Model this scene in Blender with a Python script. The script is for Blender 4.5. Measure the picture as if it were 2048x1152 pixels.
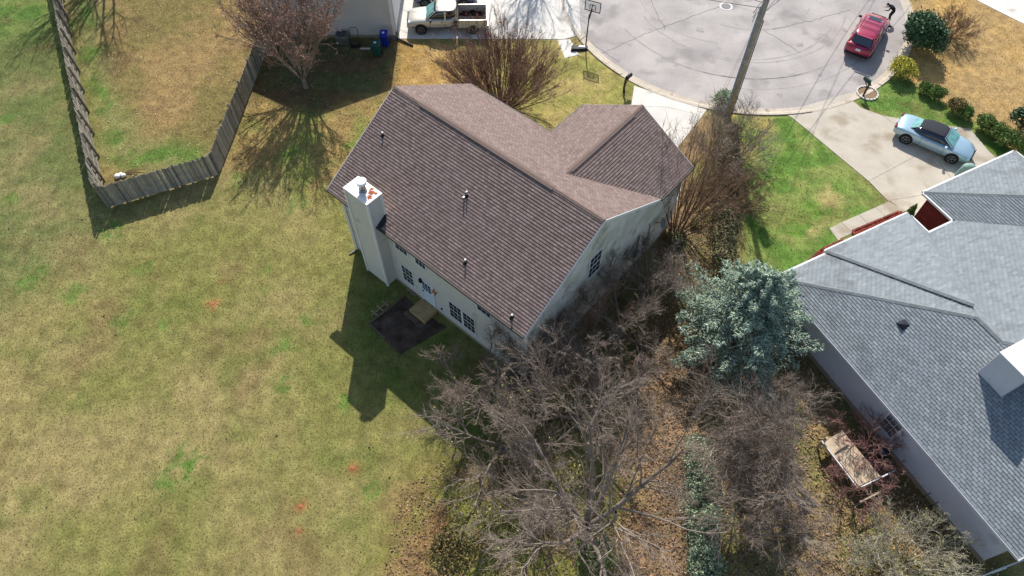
import bpy, math, random
import numpy as np
from mathutils import Matrix, Vector, Euler
random.seed(7); RG = np.random.default_rng(11)
R = math.radians
SC = bpy.context.scene
for o in list(bpy.data.objects): bpy.data.objects.remove(o)
COL = SC.collection
# ------------------------------------------------------------------ camera
F, PITCH, ROLL, HC = 1390.4, 0.5893, 0.0028, 31.87
cd = bpy.data.cameras.new('camera'); cam = bpy.data.objects.new('camera', cd); COL.objects.link(cam)
cd.sensor_width = 36; cd.lens = F / 2048 * 36; cd.clip_end = 500
cam.matrix_world = Matrix.Translation((0, 0, HC)) @ Matrix.Rotation(PITCH, 4, 'X') @ Matrix.Rotation(ROLL, 4, 'Z')
SC.camera = cam
# ------------------------------------------------------------------ sky and sun
w = bpy.data.worlds.new('World'); SC.world = w; w.use_nodes = True
wn = w.node_tree.nodes; wl = w.node_tree.links
sky = wn.new('ShaderNodeTexSky'); sky.sky_type = 'NISHITA'; sky.sun_disc = False
sky.sun_elevation = R(41.6); sky.sun_rotation = R(0.7); sky.air_density = 1.2; sky.dust_density = 1.0
wl.new(sky.outputs[0], wn['Background'].inputs[0]); wn['Background'].inputs[1].default_value = 0.118
sd = bpy.data.lights.new('sun', 'SUN'); sd.energy = 4.9; sd.angle = R(0.5); sd.color = (1.0, 0.955, 0.88)
so = bpy.data.objects.new('sun', sd); COL.objects.link(so); so.location = (0, 60, 50)
SUND = Vector((-0.0147, -1.127, -1.0)).normalized()
so.rotation_euler = SUND.to_track_quat('-Z', 'Y').to_euler()
SC.view_settings.view_transform = 'Standard'; SC.view_settings.look = 'None'
SC.view_settings.exposure = 0.35; SC.view_settings.gamma = 1; SC.view_settings.use_curve_mapping = False

# ------------------------------------------------------------------ survey helpers: picture bearings -> world metres
_c, _s = math.cos(PITCH), math.sin(PITCH)
_fw = np.array([0, _s, -_c]); _ri = np.array([1., 0, 0]); _up = np.array([0, _c, _s])
_r2 = math.cos(ROLL) * _ri + math.sin(ROLL) * _up; _u2 = -math.sin(ROLL) * _ri + math.cos(ROLL) * _up
CP = np.array([0, 0, HC])
def ray(x, y): return _fw + _r2 * (x - 1024) / F + _u2 * (576 - y) / F
def G(x, y, z=0.0):
    d = ray(x, y); return CP + (z - HC) / d[2] * d
def PL(x, y, p, n):
    d = ray(x, y); return CP + ((np.asarray(p) - CP) @ n) / (d @ n) * d
A3 = lambda *a: np.array(a, float)
def nrm(v): v = np.asarray(v, float); return v / np.linalg.norm(v)
def lin(c):
    return tuple(((x / 255) / 12.92 if x <= 10 else ((x / 255 + 0.055) / 1.055) ** 2.4) for x in c)

# ------------------------------------------------------------------ materials
def mat(name, col, rough=0.8, var=0.0, scale=3.0, bump=0.0, bscale=40, metal=0.0, rnd=None, ramt=0.3, col2=None, spec=0.3,
        attr=None, alpha=None, trans=0.0, hue=0.0, stain=None, sthr=0.55, sscale=0.8, coat=0.0, emis=None):
    m = bpy.data.materials.new(name); m.use_nodes = True
    nt = m.node_tree; N = nt.nodes; L = nt.links; b = N['Principled BSDF']
    b.inputs['Roughness'].default_value = rough; b.inputs['Metallic'].default_value = metal
    b.inputs['Specular IOR Level'].default_value = spec
    if coat: b.inputs['Coat Weight'].default_value = coat; b.inputs['Coat Roughness'].default_value = 0.05
    if trans: b.inputs['Transmission Weight'].default_value = trans
    if alpha is not None: b.inputs['Alpha'].default_value = alpha
    geo = N.new('ShaderNodeNewGeometry')
    if attr:
        a = N.new('ShaderNodeAttribute'); a.attribute_name = 'Col'; a.attribute_type = attr; src = a.outputs['Color']
    else:
        a = N.new('ShaderNodeRGB'); a.outputs[0].default_value = (*col, 1); src = a.outputs[0]
    def noise(sc, det=4):
        n = N.new('ShaderNodeTexNoise'); n.inputs['Scale'].default_value = sc; n.inputs['Detail'].default_value = det
        L.new(geo.outputs['Position'], n.inputs['Vector']); return n
    def mix(f, c1, c2, bt='MIX'):
        x = N.new('ShaderNodeMix'); x.data_type = 'RGBA'; x.blend_type = bt
        if isinstance(f, (int, float)): x.inputs[0].default_value = f
        else: L.new(f, x.inputs[0])
        for k, c in ((6, c1), (7, c2)):
            if isinstance(c, tuple): x.inputs[k].default_value = (*c, 1)
            else: L.new(c, x.inputs[k])
        return x.outputs[2]
    def mr(v, a0, a1, b0, b1):
        x = N.new('ShaderNodeMapRange'); L.new(v, x.inputs[0])
        for i, k in enumerate((a0, a1, b0, b1)): x.inputs[1 + i].default_value = k
        return x.outputs[0]
    def hsv(c, v, h=None):
        x = N.new('ShaderNodeHueSaturation'); L.new(c, x.inputs['Color']); L.new(v, x.inputs['Value'])
        if h is not None: L.new(h, x.inputs['Hue'])
        return x.outputs[0]
    if rnd:
        if rnd == 'island': rv = geo.outputs['Random Per Island']
        else:
            oi = N.new('ShaderNodeObjectInfo'); rv = oi.outputs['Random']
        if col2 is not None: src = mix(mr(rv, 0, 1, 0, 1), src, tuple(col2))
        if ramt or hue:
            mm = N.new('ShaderNodeMath'); mm.operation = 'MULTIPLY'; L.new(rv, mm.inputs[0]); mm.inputs[1].default_value = 7.31
            fr = N.new('ShaderNodeMath'); fr.operation = 'FRACT'; L.new(mm.outputs[0], fr.inputs[0])
            src = hsv(src, mr(fr.outputs[0], 0, 1, 1 - ramt, 1 + ramt), mr(rv, 0, 1, 0.5 - hue, 0.5 + hue) if hue else None)
    elif col2 is not None:
        n0 = noise(scale * 0.7, 5); src = mix(mr(n0.outputs[0], 0.38, 0.62, 0, 1), src, tuple(col2))
    if var:
        n1 = noise(scale, 6); src = hsv(src, mr(n1.outputs[0], 0.3, 0.7, 1 - var, 1 + var))
        n2 = noise(scale * 14, 3); src = hsv(src, mr(n2.outputs[0], 0.3, 0.7, 1 - var * .6, 1 + var * .6))
    if stain is not None:
        n3 = noise(sscale, 8); src = mix(mr(n3.outputs[0], sthr, sthr + 0.12, 0, 0.85), src, tuple(stain))
    L.new(src, b.inputs['Base Color'])
    if bump:
        nb = noise(bscale, 4); bp = N.new('ShaderNodeBump'); bp.inputs['Strength'].default_value = bump; bp.inputs['Distance'].default_value = 0.03
        L.new(nb.outputs[0], bp.inputs['Height']); L.new(bp.outputs[0], b.inputs['Normal'])
    return m
M = {}
def mk(k, *a, **kw): M[k] = mat(k, *a, **kw); return M[k]
mk('ground', (.1, .1, .1), 0.95, attr='GEOMETRY', var=.28, scale=1.6, bump=.9, bscale=22, spec=.1)
mk('tuft', (.1, .1, .1), 0.9, attr='INSTANCER', rnd='object', ramt=.6, hue=.02, spec=.12)
mk('asphalt', lin((172, 165, 160)), .92, var=.1, scale=.5, bump=.25, bscale=60, col2=lin((156, 149, 146)), stain=lin((134, 128, 125)), sthr=.56, sscale=.45)
mk('crack', lin((92, 86, 84)), .95)
mk('tyremark', lin((152, 145, 142)), .9, var=.15, scale=2)
mk('curb', lin((186, 174, 158)), .9, var=.12, scale=1.5, bump=.2, rnd='object', ramt=.06, stain=lin((140, 124, 104)), sthr=.58, sscale=1.5)
mk('slab', lin((178, 169, 155)), .9, var=.09, scale=.8, bump=.15, bscale=50, rnd='object', ramt=.04, stain=lin((150, 137, 118)), sthr=.54, sscale=.5)
mk('slab_white', lin((205, 200, 192)), .9, var=.08, scale=1, bump=.15, rnd='object', ramt=.05, stain=lin((165, 155, 140)), sthr=.6, sscale=.7)
mk('joint', lin((92, 84, 74)), .95, var=.1)
BRN1, BRN2 = lin((120, 103, 97)), lin((138, 121, 115))
for k, r_ in (('shingle', 'island'), ('shingle_single', 'object')): mk(k, BRN1, .93, rnd=r_, col2=BRN2, ramt=.1, var=.05, scale=8, bump=.35, bscale=90, spec=.15)
GR1, GR2 = lin((125, 131, 135)), lin((140, 146, 150))
for k, r_ in (('grey_shingle', 'island'), ('grey_shingle_single', 'object')): mk(k, GR1, .93, rnd=r_, col2=GR2, ramt=.07, var=.05, scale=2.5, bump=.35, bscale=90, spec=.15, stain=lin((104, 108, 110)), sthr=.6, sscale=.5)
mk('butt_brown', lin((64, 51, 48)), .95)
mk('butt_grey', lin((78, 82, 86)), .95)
mk('deck_dark', lin((46, 38, 36)), .95)
mk('deck_grey', lin((60, 62, 66)), .95)
mk('cap', lin((122, 104, 96)), .93, rnd='island', ramt=.12, var=.1, scale=10)
mk('cap_grey', lin((118, 124, 126)), .93, rnd='island', ramt=.1, var=.1, scale=10)
mk('vent_strip', lin((112, 95, 88)), .9, var=.1, scale=6)
mk('siding', lin((200, 196, 188)), .65, var=.05, scale=1.2, stain=lin((168, 166, 152)), sthr=.6, sscale=1.2)
mk('siding_gable', lin((214, 210, 200)), .7, var=.08, scale=1.5, col2=lin((192, 190, 172)), stain=lin((150, 150, 128)), sthr=.55, sscale=1.1)
mk('siding_blue', lin((198, 198, 206)), .6, var=.04, scale=1, stain=lin((158, 158, 164)), sthr=.62, sscale=1)
mk('siding_left', lin((190, 188, 184)), .6, var=.05, scale=1)
mk('trim', lin((222, 222, 220)), .5, var=.04, scale=2)
mk('gutter_dark', lin((60, 54, 52)), .6)
mk('soffit', lin((150, 148, 142)), .8)
mk('foundation', lin((150, 138, 122)), .95, var=.15, scale=3)
mk('glass', lin((28, 34, 42)), .08, spec=.6, var=.1, scale=1)
mk('door_white', lin((205, 220, 232)), .4)
mk('chimney_cap', lin((226, 220, 212)), .45, var=.06, scale=3)
mk('rust', lin((150, 84, 58)), .9, var=.25, scale=8)
mk('metal', lin((150, 152, 155)), .35, metal=.8, var=.1, scale=6)
mk('flashing', lin((40, 44, 52)), .5)
mk('black', lin((24, 24, 26)), .6)
mk('rubber', lin((30, 30, 31)), .85, var=.1)
mk('copper', lin((196, 110, 50)), .5)
mk('brick', lin((128, 52, 46)), .9, rnd='island', col2=lin((104, 36, 36)), ramt=.2, bump=.3)
mk('mortar', lin((158, 138, 128)), .95, var=.1)
mk('edging', lin((120, 62, 50)), .9, rnd='object', ramt=.3, bump=.3)
mk('fence', lin((122, 118, 110)), .92, rnd='object', col2=lin((166, 160, 148)), ramt=.38, var=.16, scale=3, bump=.5, bscale=30, hue=.015)
mk('fence_rail', lin((130, 122, 110)), .92, rnd='object', ramt=.2, var=.2, scale=4)
mk('plank', lin((186, 168, 144)), .9, rnd='object', ramt=.16, var=.18, scale=5, bump=.3)
mk('pole_wood', lin((158, 146, 130)), .9, var=.2, scale=2.5, bump=.5, bscale=15)
mk('conduit', lin((120, 140, 165)), .5)
mk('transformer', lin((96, 134, 184)), .4, var=.05)
mk('wire', lin((38, 38, 40)), .6)
mk('post_wood', lin((78, 58, 44)), .9, var=.2, scale=6, bump=.4)
mk('patio', lin((66, 54, 46)), .97, var=.4, scale=1.6, bump=.9, bscale=25, col2=lin((90, 78, 70)), spec=.05)
mk('timber', lin((92, 78, 64)), .92, var=.2, scale=5, rnd='object', ramt=.2)
mk('block', lin((150, 132, 108)), .95, var=.2, scale=5, rnd='object', ramt=.2)
mk('stoop', lin((168, 140, 100)), .95, var=.2, scale=3)
mk('mulch', lin((150, 66, 46)), .95, rnd='island', col2=lin((110, 46, 34)), ramt=.35)
mk('litter', lin((174, 144, 114)), .9, rnd='island', col2=lin((120, 98, 78)), ramt=.45, hue=.03)
mk('litter_pale', lin((206, 186, 156)), .9, rnd='island', ramt=.3)
mk('bark_grey', lin((136, 124, 114)), .95, var=.25, scale=4, bump=.6, bscale=18)
mk('twig_grey', lin((100, 85, 74)), .9, rnd='island', col2=lin((176, 160, 147)), ramt=.4)
mk('twig_brown', lin((110, 84, 66)), .9, rnd='island', col2=lin((160, 132, 108)), ramt=.35)
mk('bark_brown', lin((120, 92, 74)), .9, var=.25, scale=5, bump=.4)
mk('twig_pink', lin((112, 90, 78)), .9, rnd='island', col2=lin((152, 126, 112)), ramt=.35)
mk('bud_pink', lin((156, 116, 98)), .9, rnd='island', col2=lin((186, 154, 138)), ramt=.35)
mk('twig_red', lin((132, 94, 88)), .9, rnd='island', col2=lin((172, 134, 126)), ramt=.3)
mk('twig_pale', lin((148, 140, 118)), .9, rnd='island', col2=lin((192, 186, 166)), ramt=.3)
mk('leaf_yellow', lin((196, 186, 104)), .8, rnd='island', col2=lin((130, 130, 60)), ramt=.4)
mk('spruce', lin((192, 206, 184)), .8, rnd='island', col2=lin((112, 136, 118)), ramt=.35, hue=.01)
mk('leaf_dark', lin((84, 118, 76)), .6, rnd='island', col2=lin((48, 78, 48)), ramt=.4, spec=.5)
mk('leaf_box', lin((112, 136, 62)), .7, rnd='island', col2=lin((70, 100, 46)), ramt=.4)
mk('leaf_brown', lin((150, 122, 82)), .8, rnd='island', col2=lin((100, 104, 56)), ramt=.4)
mk('forsythia', lin((214, 200, 84)), .8, rnd='island', col2=lin((150, 152, 72)), ramt=.3)
mk('ivy', lin((104, 128, 86)), .7, rnd='island', col2=lin((190, 200, 172)), ramt=.45)
mk('ivy_dark', lin((92, 104, 70)), .7, rnd='island', col2=lin((156, 142, 110)), ramt=.45)
mk('clay', lin((158, 98, 66)), .95, var=.25, scale=10, bump=.6)
mk('mole', lin((60, 52, 42)), .95, var=.2, scale=10)
mk('bin_blue', lin((22, 42, 150)), .45, var=.05)
mk('bin_green', lin((26, 74, 66)), .5, var=.08)
mk('sticker', lin((220, 220, 225)), .5)
mk('ac', lin((108, 112, 108)), .6, var=.15, scale=8)
mk('grill', lin((22, 34, 46)), .3, coat=.5)
mk('cover_green', lin((128, 156, 146)), .7, var=.15, scale=6)
mk('paint_red', lin((158, 10, 62)), .28, metal=.25, coat=1.0, spec=.5)
mk('paint_blue', lin((160, 188, 202)), .28, metal=.4, coat=1.0, spec=.5)
mk('paint_tan', lin((208, 202, 190)), .35, metal=.3, coat=.8)
mk('paint_navy', lin((36, 44, 80)), .25, metal=.3, coat=1.0)
mk('soft_top', lin((46, 47, 54)), .9, var=.08, scale=10)
mk('car_glass', lin((20, 28, 44)), .05, spec=.8, coat=.6)
mk('windshield', lin((92, 150, 146)), .08, spec=.7, coat=.6, var=.35, scale=3)
mk('chrome', lin((190, 192, 196)), .2, metal=.9)
mk('rim', lin((150, 150, 152)), .35, metal=.7)
mk('red_lamp', lin((120, 14, 20)), .2, coat=1)
mk('head_lamp', lin((200, 214, 224)), .1, coat=1)
mk('plate', lin((232, 232, 236)), .5)
mk('bed_dark', lin((30, 28, 28)), .9, var=.2)
mk('debris', lin((140, 74, 62)), .9, rnd='island', col2=lin((90, 70, 60)), ramt=.4)
mk('skin', lin((190, 140, 112)), .6)
mk('cloth_dark', lin((28, 28, 34)), .9, var=.15, scale=8)
mk('hair', lin((34, 26, 22)), .8)
mk('acrylic', lin((225, 230, 235)), .1, alpha=.35)
mk('white_plastic', lin((226, 226, 228)), .5)
mk('flag_red', lin((178, 36, 48)), .7); mk('flag_white', lin((226, 222, 222)), .7); mk('flag_blue', lin((34, 38, 84)), .7)
mk('manhole', lin((120, 116, 116)), .7, var=.1); mk('manhole_ring', lin((210, 206, 202)), .8)

# ------------------------------------------------------------------ mesh buffers
def np_mesh(name, V, Fc, smooth=False):
    V = np.asarray(V, np.float32); Fc = np.asarray(Fc, np.int32); me = bpy.data.meshes.new(name)
    k = Fc.shape[1]; me.vertices.add(len(V)); me.vertices.foreach_set('co', V.ravel())
    me.loops.add(Fc.size); me.loops.foreach_set('vertex_index', Fc.ravel())
    me.polygons.add(len(Fc)); me.polygons.foreach_set('loop_start', np.arange(0, Fc.size, k, dtype=np.int32))
    try: me.polygons.foreach_set('loop_total', np.full(len(Fc), k, np.int32))
    except Exception: pass
    me.update(calc_edges=True)
    if smooth: me.shade_smooth()
    return me
class MB:
    def __init__(s): s.v = []; s.f = []; s.mi = set(); s.butt = None
    def add(s, vs, fs):
        n = len(s.v); s.v += [tuple(map(float, p)) for p in vs]; s.f += [tuple(n + i for i in f) for f in fs]; return s
    def box8(s, p): return s.add(p, [(3, 2, 1, 0), (4, 5, 6, 7), (0, 1, 5, 4), (1, 2, 6, 5), (2, 3, 7, 6), (3, 0, 4, 7)])
    def obox(s, c, ax, ay, az):      # centre + half axes
        c, ax, ay, az = map(np.asarray, (c, ax, ay, az))
        return s.box8([c - ax - ay - az, c + ax - ay - az, c + ax + ay - az, c - ax + ay - az, c - ax - ay + az, c + ax - ay + az, c + ax + ay + az, c - ax + ay + az])
    def box(s, x0, y0, z0, x1, y1, z1): return s.obox(((x0 + x1) / 2, (y0 + y1) / 2, (z0 + z1) / 2), A3((x1 - x0) / 2, 0, 0), A3(0, (y1 - y0) / 2, 0), A3(0, 0, (z1 - z0) / 2))
    def bar(s, a, b, w_, h_, up=(0, 0, 1)):
        a = np.asarray(a, float); b = np.asarray(b, float); d = nrm(b - a); sd_ = nrm(np.cross(d, up)); u = np.cross(sd_, d)
        return s.obox((a + b) / 2, (b - a) / 2, sd_ * w_ / 2, u * h_ / 2)
    def prism(s, poly, off):         # polygon (3d, CCW seen from +off) extruded by off
        p = [np.asarray(q, float) for q in poly]; n = len(p); off = np.asarray(off, float)
        return s.add(p + [q + off for q in p], [tuple(range(n))[::-1], tuple(range(n, 2 * n))] + [(i, (i + 1) % n, (i + 1) % n + n, i + n) for i in range(n)])
    def tube(s, pts, rad, n=8, cap=True):
        pts = [np.asarray(p, float) for p in pts]; m = len(pts)
        rad = [rad] * m if isinstance(rad, (int, float)) else rad; vs = []
        for i, p in enumerate(pts):
            d = nrm(pts[min(i + 1, m - 1)] - pts[max(i - 1, 0)]); a = A3(0, 0, 1) if abs(d[2]) < .9 else A3(1, 0, 0)
            x = nrm(np.cross(d, a)); y = np.cross(d, x)
            vs += [p + rad[i] * (math.cos(t) * x + math.sin(t) * y) for t in np.arange(n) * 2 * math.pi / n]
        fs = [(i * n + j, i * n + (j + 1) % n, (i + 1) * n + (j + 1) % n, (i + 1) * n + j) for i in range(m - 1) for j in range(n)]
        if cap: fs += [tuple(range(n))[::-1], tuple(range((m - 1) * n, m * n))]
        return s.add(vs, fs)
    def disc(s, c, nvec, r, t, n=20): c = np.asarray(c, float); nv = nrm(nvec); return s.tube([c, c + nv * t], r, n)
    def build(s, name, m, parent=None, smooth=False, loc=None, bevel=0, sub=0):
        me = bpy.data.meshes.new(name); me.from_pydata(s.v, [], s.f); me.update()
        if smooth: me.shade_smooth()
        o = link(name, me, m, parent, loc, bevel, sub)
        if s.butt and s.mi:
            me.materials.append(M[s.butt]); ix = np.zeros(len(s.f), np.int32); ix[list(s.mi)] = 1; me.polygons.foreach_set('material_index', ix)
        return o
def link(name, me, m, parent=None, loc=None, bevel=0, sub=0):
    o = bpy.data.objects.new(name, me); COL.objects.link(o)
    if m is not None and not me.materials: me.materials.append(M[m] if isinstance(m, str) else m)
    if parent is not None:
        o.parent = parent
        if parent.get('_w'):                       # world-coordinate parts under an unrotated root
            o.location = -Vector(parent['_w']) if parent.parent is None else (0, 0, 0)
    if bevel:
        b = o.modifiers.new('bevel', 'BEVEL'); b.width = bevel; b.segments = 2
    if sub:
        b = o.modifiers.new('subdivision', 'SUBSURF'); b.levels = sub; b.render_levels = sub
    return o
def tag(o, label=None, cat=None, group=None, kind=None):
    if label: o['label'] = label
    if cat: o['category'] = cat
    if group: o['group'] = group
    if kind: o['kind'] = kind
    return o
def thing(name, label, cat, loc=(0, 0, 0), rz=0, group=None, world=True):
    o = bpy.data.objects.new(name, None); COL.objects.link(o); o.empty_display_size = .3
    o.location = tuple(map(float, loc)); o.rotation_euler = (0, 0, rz); tag(o, label, cat, group)
    if world: o['_w'] = [float(x) for x in loc]
    return o
def stuff(o, label=None): o['kind'] = 'stuff'; return o
# ------------------------------------------------------------------ tiling of a convex roof / wall polygon with clipped pieces
def clip(poly, cp):
    out = poly
    for i in range(len(cp)):
        a = cp[i]; b = cp[(i + 1) % len(cp)]; e = (b[0] - a[0], b[1] - a[1]); res = []
        for j in range(len(out)):
            p = out[j]; q = out[(j + 1) % len(out)]
            dp = e[0] * (p[1] - a[1]) - e[1] * (p[0] - a[0]); dq = e[0] * (q[1] - a[1]) - e[1] * (q[0] - a[0])
            if dp >= 0: res.append(p)
            if (dp >= 0) != (dq >= 0):
                t = dp / (dp - dq); res.append((p[0] + t * (q[0] - p[0]), p[1] + t * (q[1] - p[1])))
        out = res
        if len(out) < 3: return []
    return out
def area2(p): return sum(p[i][0] * p[(i + 1) % len(p)][1] - p[(i + 1) % len(p)][0] * p[i][1] for i in range(len(p)))
def tiles(o, ex, ey, poly, tw, th, gap=.008, t0=.004, t1=.016, stag=.5, jit=0, holes=()):
    """returns list of (verts3d, full?, cell origin) ; poly = convex 2d polygon in (ex, ey) axes"""
    o, ex, ey = map(np.asarray, (o, ex, ey)); n = nrm(np.cross(ex, ey))
    if area2(poly) < 0: poly = poly[::-1]
    xs = [p[0] for p in poly]; ys = [p[1] for p in poly]; out = []
    j = int(math.floor(min(ys) / th))
    while j * th < max(ys):
        y0 = j * th; y1 = y0 + th; off = (stag * (j % 2)) * tw + (random.uniform(-jit, jit) if jit else 0)
        i = int(math.floor((min(xs) - off) / tw))
        while i * tw + off < max(xs):
            x0 = i * tw + off; x1 = x0 + tw - gap
            c = clip([(x0, y0), (x1, y0), (x1, y1), (x0, y1)], poly)
            if len(c) >= 3 and area2(c) > 1e-4:
                if not any(h[0] < (x0 + x1) / 2 < h[2] and h[1] < (y0 + y1) / 2 < h[3] for h in holes):
                    out.append((c, len(c) == 4 and abs(area2(c) - 2 * (x1 - x0) * th) < 1e-5, (x0, y0)))
            i += 1
        j += 1
    def to3(c, y0):
        return [o + ex * x + ey * y + n * (t1 + (t0 - t1) * (y - y0) / th) for x, y in c], [o + ex * x + ey * y - n * .002 for x, y in c]
    return out, to3, n
def add_tiles(mb, res, skip=()):
    out, to3, n = res; mb.mi = getattr(mb, 'mi', set())
    for k, (c, full, (x0, y0)) in enumerate(out):
        if k in skip: continue
        a, b = to3(c, y0); m = len(a)
        for i in range(m):
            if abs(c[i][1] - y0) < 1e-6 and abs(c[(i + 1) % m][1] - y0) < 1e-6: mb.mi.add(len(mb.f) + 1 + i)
        mb.add(a + b, [tuple(range(m))] + [(i + m, (i + 1) % m + m, (i + 1) % m, i) for i in range(m)])
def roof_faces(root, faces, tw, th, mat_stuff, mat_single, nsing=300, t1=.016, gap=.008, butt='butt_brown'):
    """faces: list of (origin, ex, ey, poly). nearest full tabs become single shingle objects"""
    R_ = [tiles(o, ex, ey, p, tw, th, t1=t1, gap=gap) for o, ex, ey, p in faces]
    cand = []
    for k, (out, to3, n) in enumerate(R_):
        for i, (c, full, (x0, y0)) in enumerate(out):
            if full:
                o, ex, ey, _ = faces[k]; P = np.asarray(o) + np.asarray(ex) * x0 + np.asarray(ey) * y0
                d = CP - P; pr = (P - CP) @ _fw
                px = 1024 + F * ((P - CP) @ _r2) / pr; py = 576 - F * ((P - CP) @ _u2) / pr
                if -5 < px < 2050 and 0 < py < 1150: cand.append((-(nrm(d) @ n) / (d @ d), k, i))
    cand.sort(); sel = cand[:nsing]
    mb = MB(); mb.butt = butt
    for k, r in enumerate(R_): add_tiles(mb, r, skip={i for _, kk, i in sel if kk == k})
    stuff(mb.build('shingles', mat_stuff, root))
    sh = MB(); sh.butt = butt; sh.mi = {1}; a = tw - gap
    sh.add([(0, 0, t1), (a, 0, t1), (a, th, .004), (0, th, .004), (0, 0, -.002), (a, 0, -.002), (a, th, -.002), (0, th, -.002)],
           [(0, 1, 2, 3), (4, 5, 1, 0), (5, 6, 2, 1), (6, 7, 3, 2), (7, 4, 0, 3)])
    me = None; base = Vector(root['_w'])
    for _, k, i in sel:
        o, ex, ey, _p = faces[k]; n = R_[k][2]; x0, y0 = R_[k][0][i][2]
        P = np.asarray(o) + np.asarray(ex) * x0 + np.asarray(ey) * y0
        if me is None: ob = sh.build('shingle', mat_single, root); me = ob.data
        else: ob = link('shingle', me, None, root)
        m = Matrix((ex, ey, n)).transposed().to_4x4(); m.translation = Vector(P) - base
        ob.matrix_local = m
def caps(root, lines, mat_, name='ridge_cap', wdt=.3, t=.03, step=.2):
    mb = MB()
    for a, b in lines:
        a = np.asarray(a, float); b = np.asarray(b, float); L_ = np.linalg.norm(b - a); n = int(L_ / step); d = (b - a) / L_
        s_ = nrm(np.cross(d, (0, 0, 1)))
        for i in range(n + 1):
            p = a + d * (i * step); q = a + d * min(L_, i * step + step * .96)
            if np.linalg.norm(q - p) < .02: continue
            for sg in (-1, 1):
                e = s_ * sg * wdt / 2 - A3(0, 0, wdt * .22)
                mb.add([p + A3(0, 0, t), q + A3(0, 0, t * .5), q + e + A3(0, 0, t * .5), p + e + A3(0, 0, t), p + e - A3(0, 0, .02), q + e - A3(0, 0, .02)],
                       [(0, 1, 2, 3) if sg < 0 else (3, 2, 1, 0), (3, 2, 5, 4)])
    return stuff(mb.build(name, mat_, root))

# ================================================================== GROUND
def h2(ix, iy, s):
    n = (ix.astype(np.int64) * 374761393 + iy.astype(np.int64) * 668265263 + s * 1442695041) & 0x7fffffff
    n = ((n ^ (n >> 13)) * 1274126177) & 0x7fffffff
    return ((n ^ (n >> 16)) & 0xffff) / 65535.
def vn(x, y, s=0):
    ix = np.floor(x); iy = np.floor(y); fx = x - ix; fy = y - iy; fx = fx * fx * (3 - 2 * fx); fy = fy * fy * (3 - 2 * fy)
    return (h2(ix, iy, s) * (1 - fx) + h2(ix + 1, iy, s) * fx) * (1 - fy) + (h2(ix, iy + 1, s) * (1 - fx) + h2(ix + 1, iy + 1, s) * fx) * fy
def fbm(x, y, f, s=0, o=4):
    t = 0; a = 1; n = 0
    for k in range(o): t = t + a * vn(x * f + 17.3 * k, y * f - 9.1 * k, s + k); n += a; a *= .55; f *= 2.03
    return t / n
def inside(px, py, poly):
    c = np.zeros(px.shape, bool); n = len(poly)
    for i in range(n):
        x1, y1 = poly[i][:2]; x2, y2 = poly[(i + 1) % n][:2]
        if y1 == y2: continue
        c ^= ((y1 > py) != (y2 > py)) & (px < (x2 - x1) * (py - y1) / (y2 - y1) + x1)
    return c
def sdist(px, py, poly):
    d = np.full(px.shape, 1e9); n = len(poly)
    for i in range(n):
        x1, y1 = poly[i][:2]; x2, y2 = poly[(i + 1) % n][:2]; ex, ey = x2 - x1, y2 - y1
        t = np.clip(((px - x1) * ex + (py - y1) * ey) / (ex * ex + ey * ey + 1e-9), 0, 1)
        d = np.minimum(d, np.hypot(px - x1 - t * ex, py - y1 - t * ey))
    return np.where(inside(px, py, poly), d, -d)
W = lambda *pts: [tuple(G(*p)[:2]) for p in pts]
RC, RR = (16.92, 48.35), 12.65
C = lambda r, g, b: np.array(lin((r, g, b)))
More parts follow.
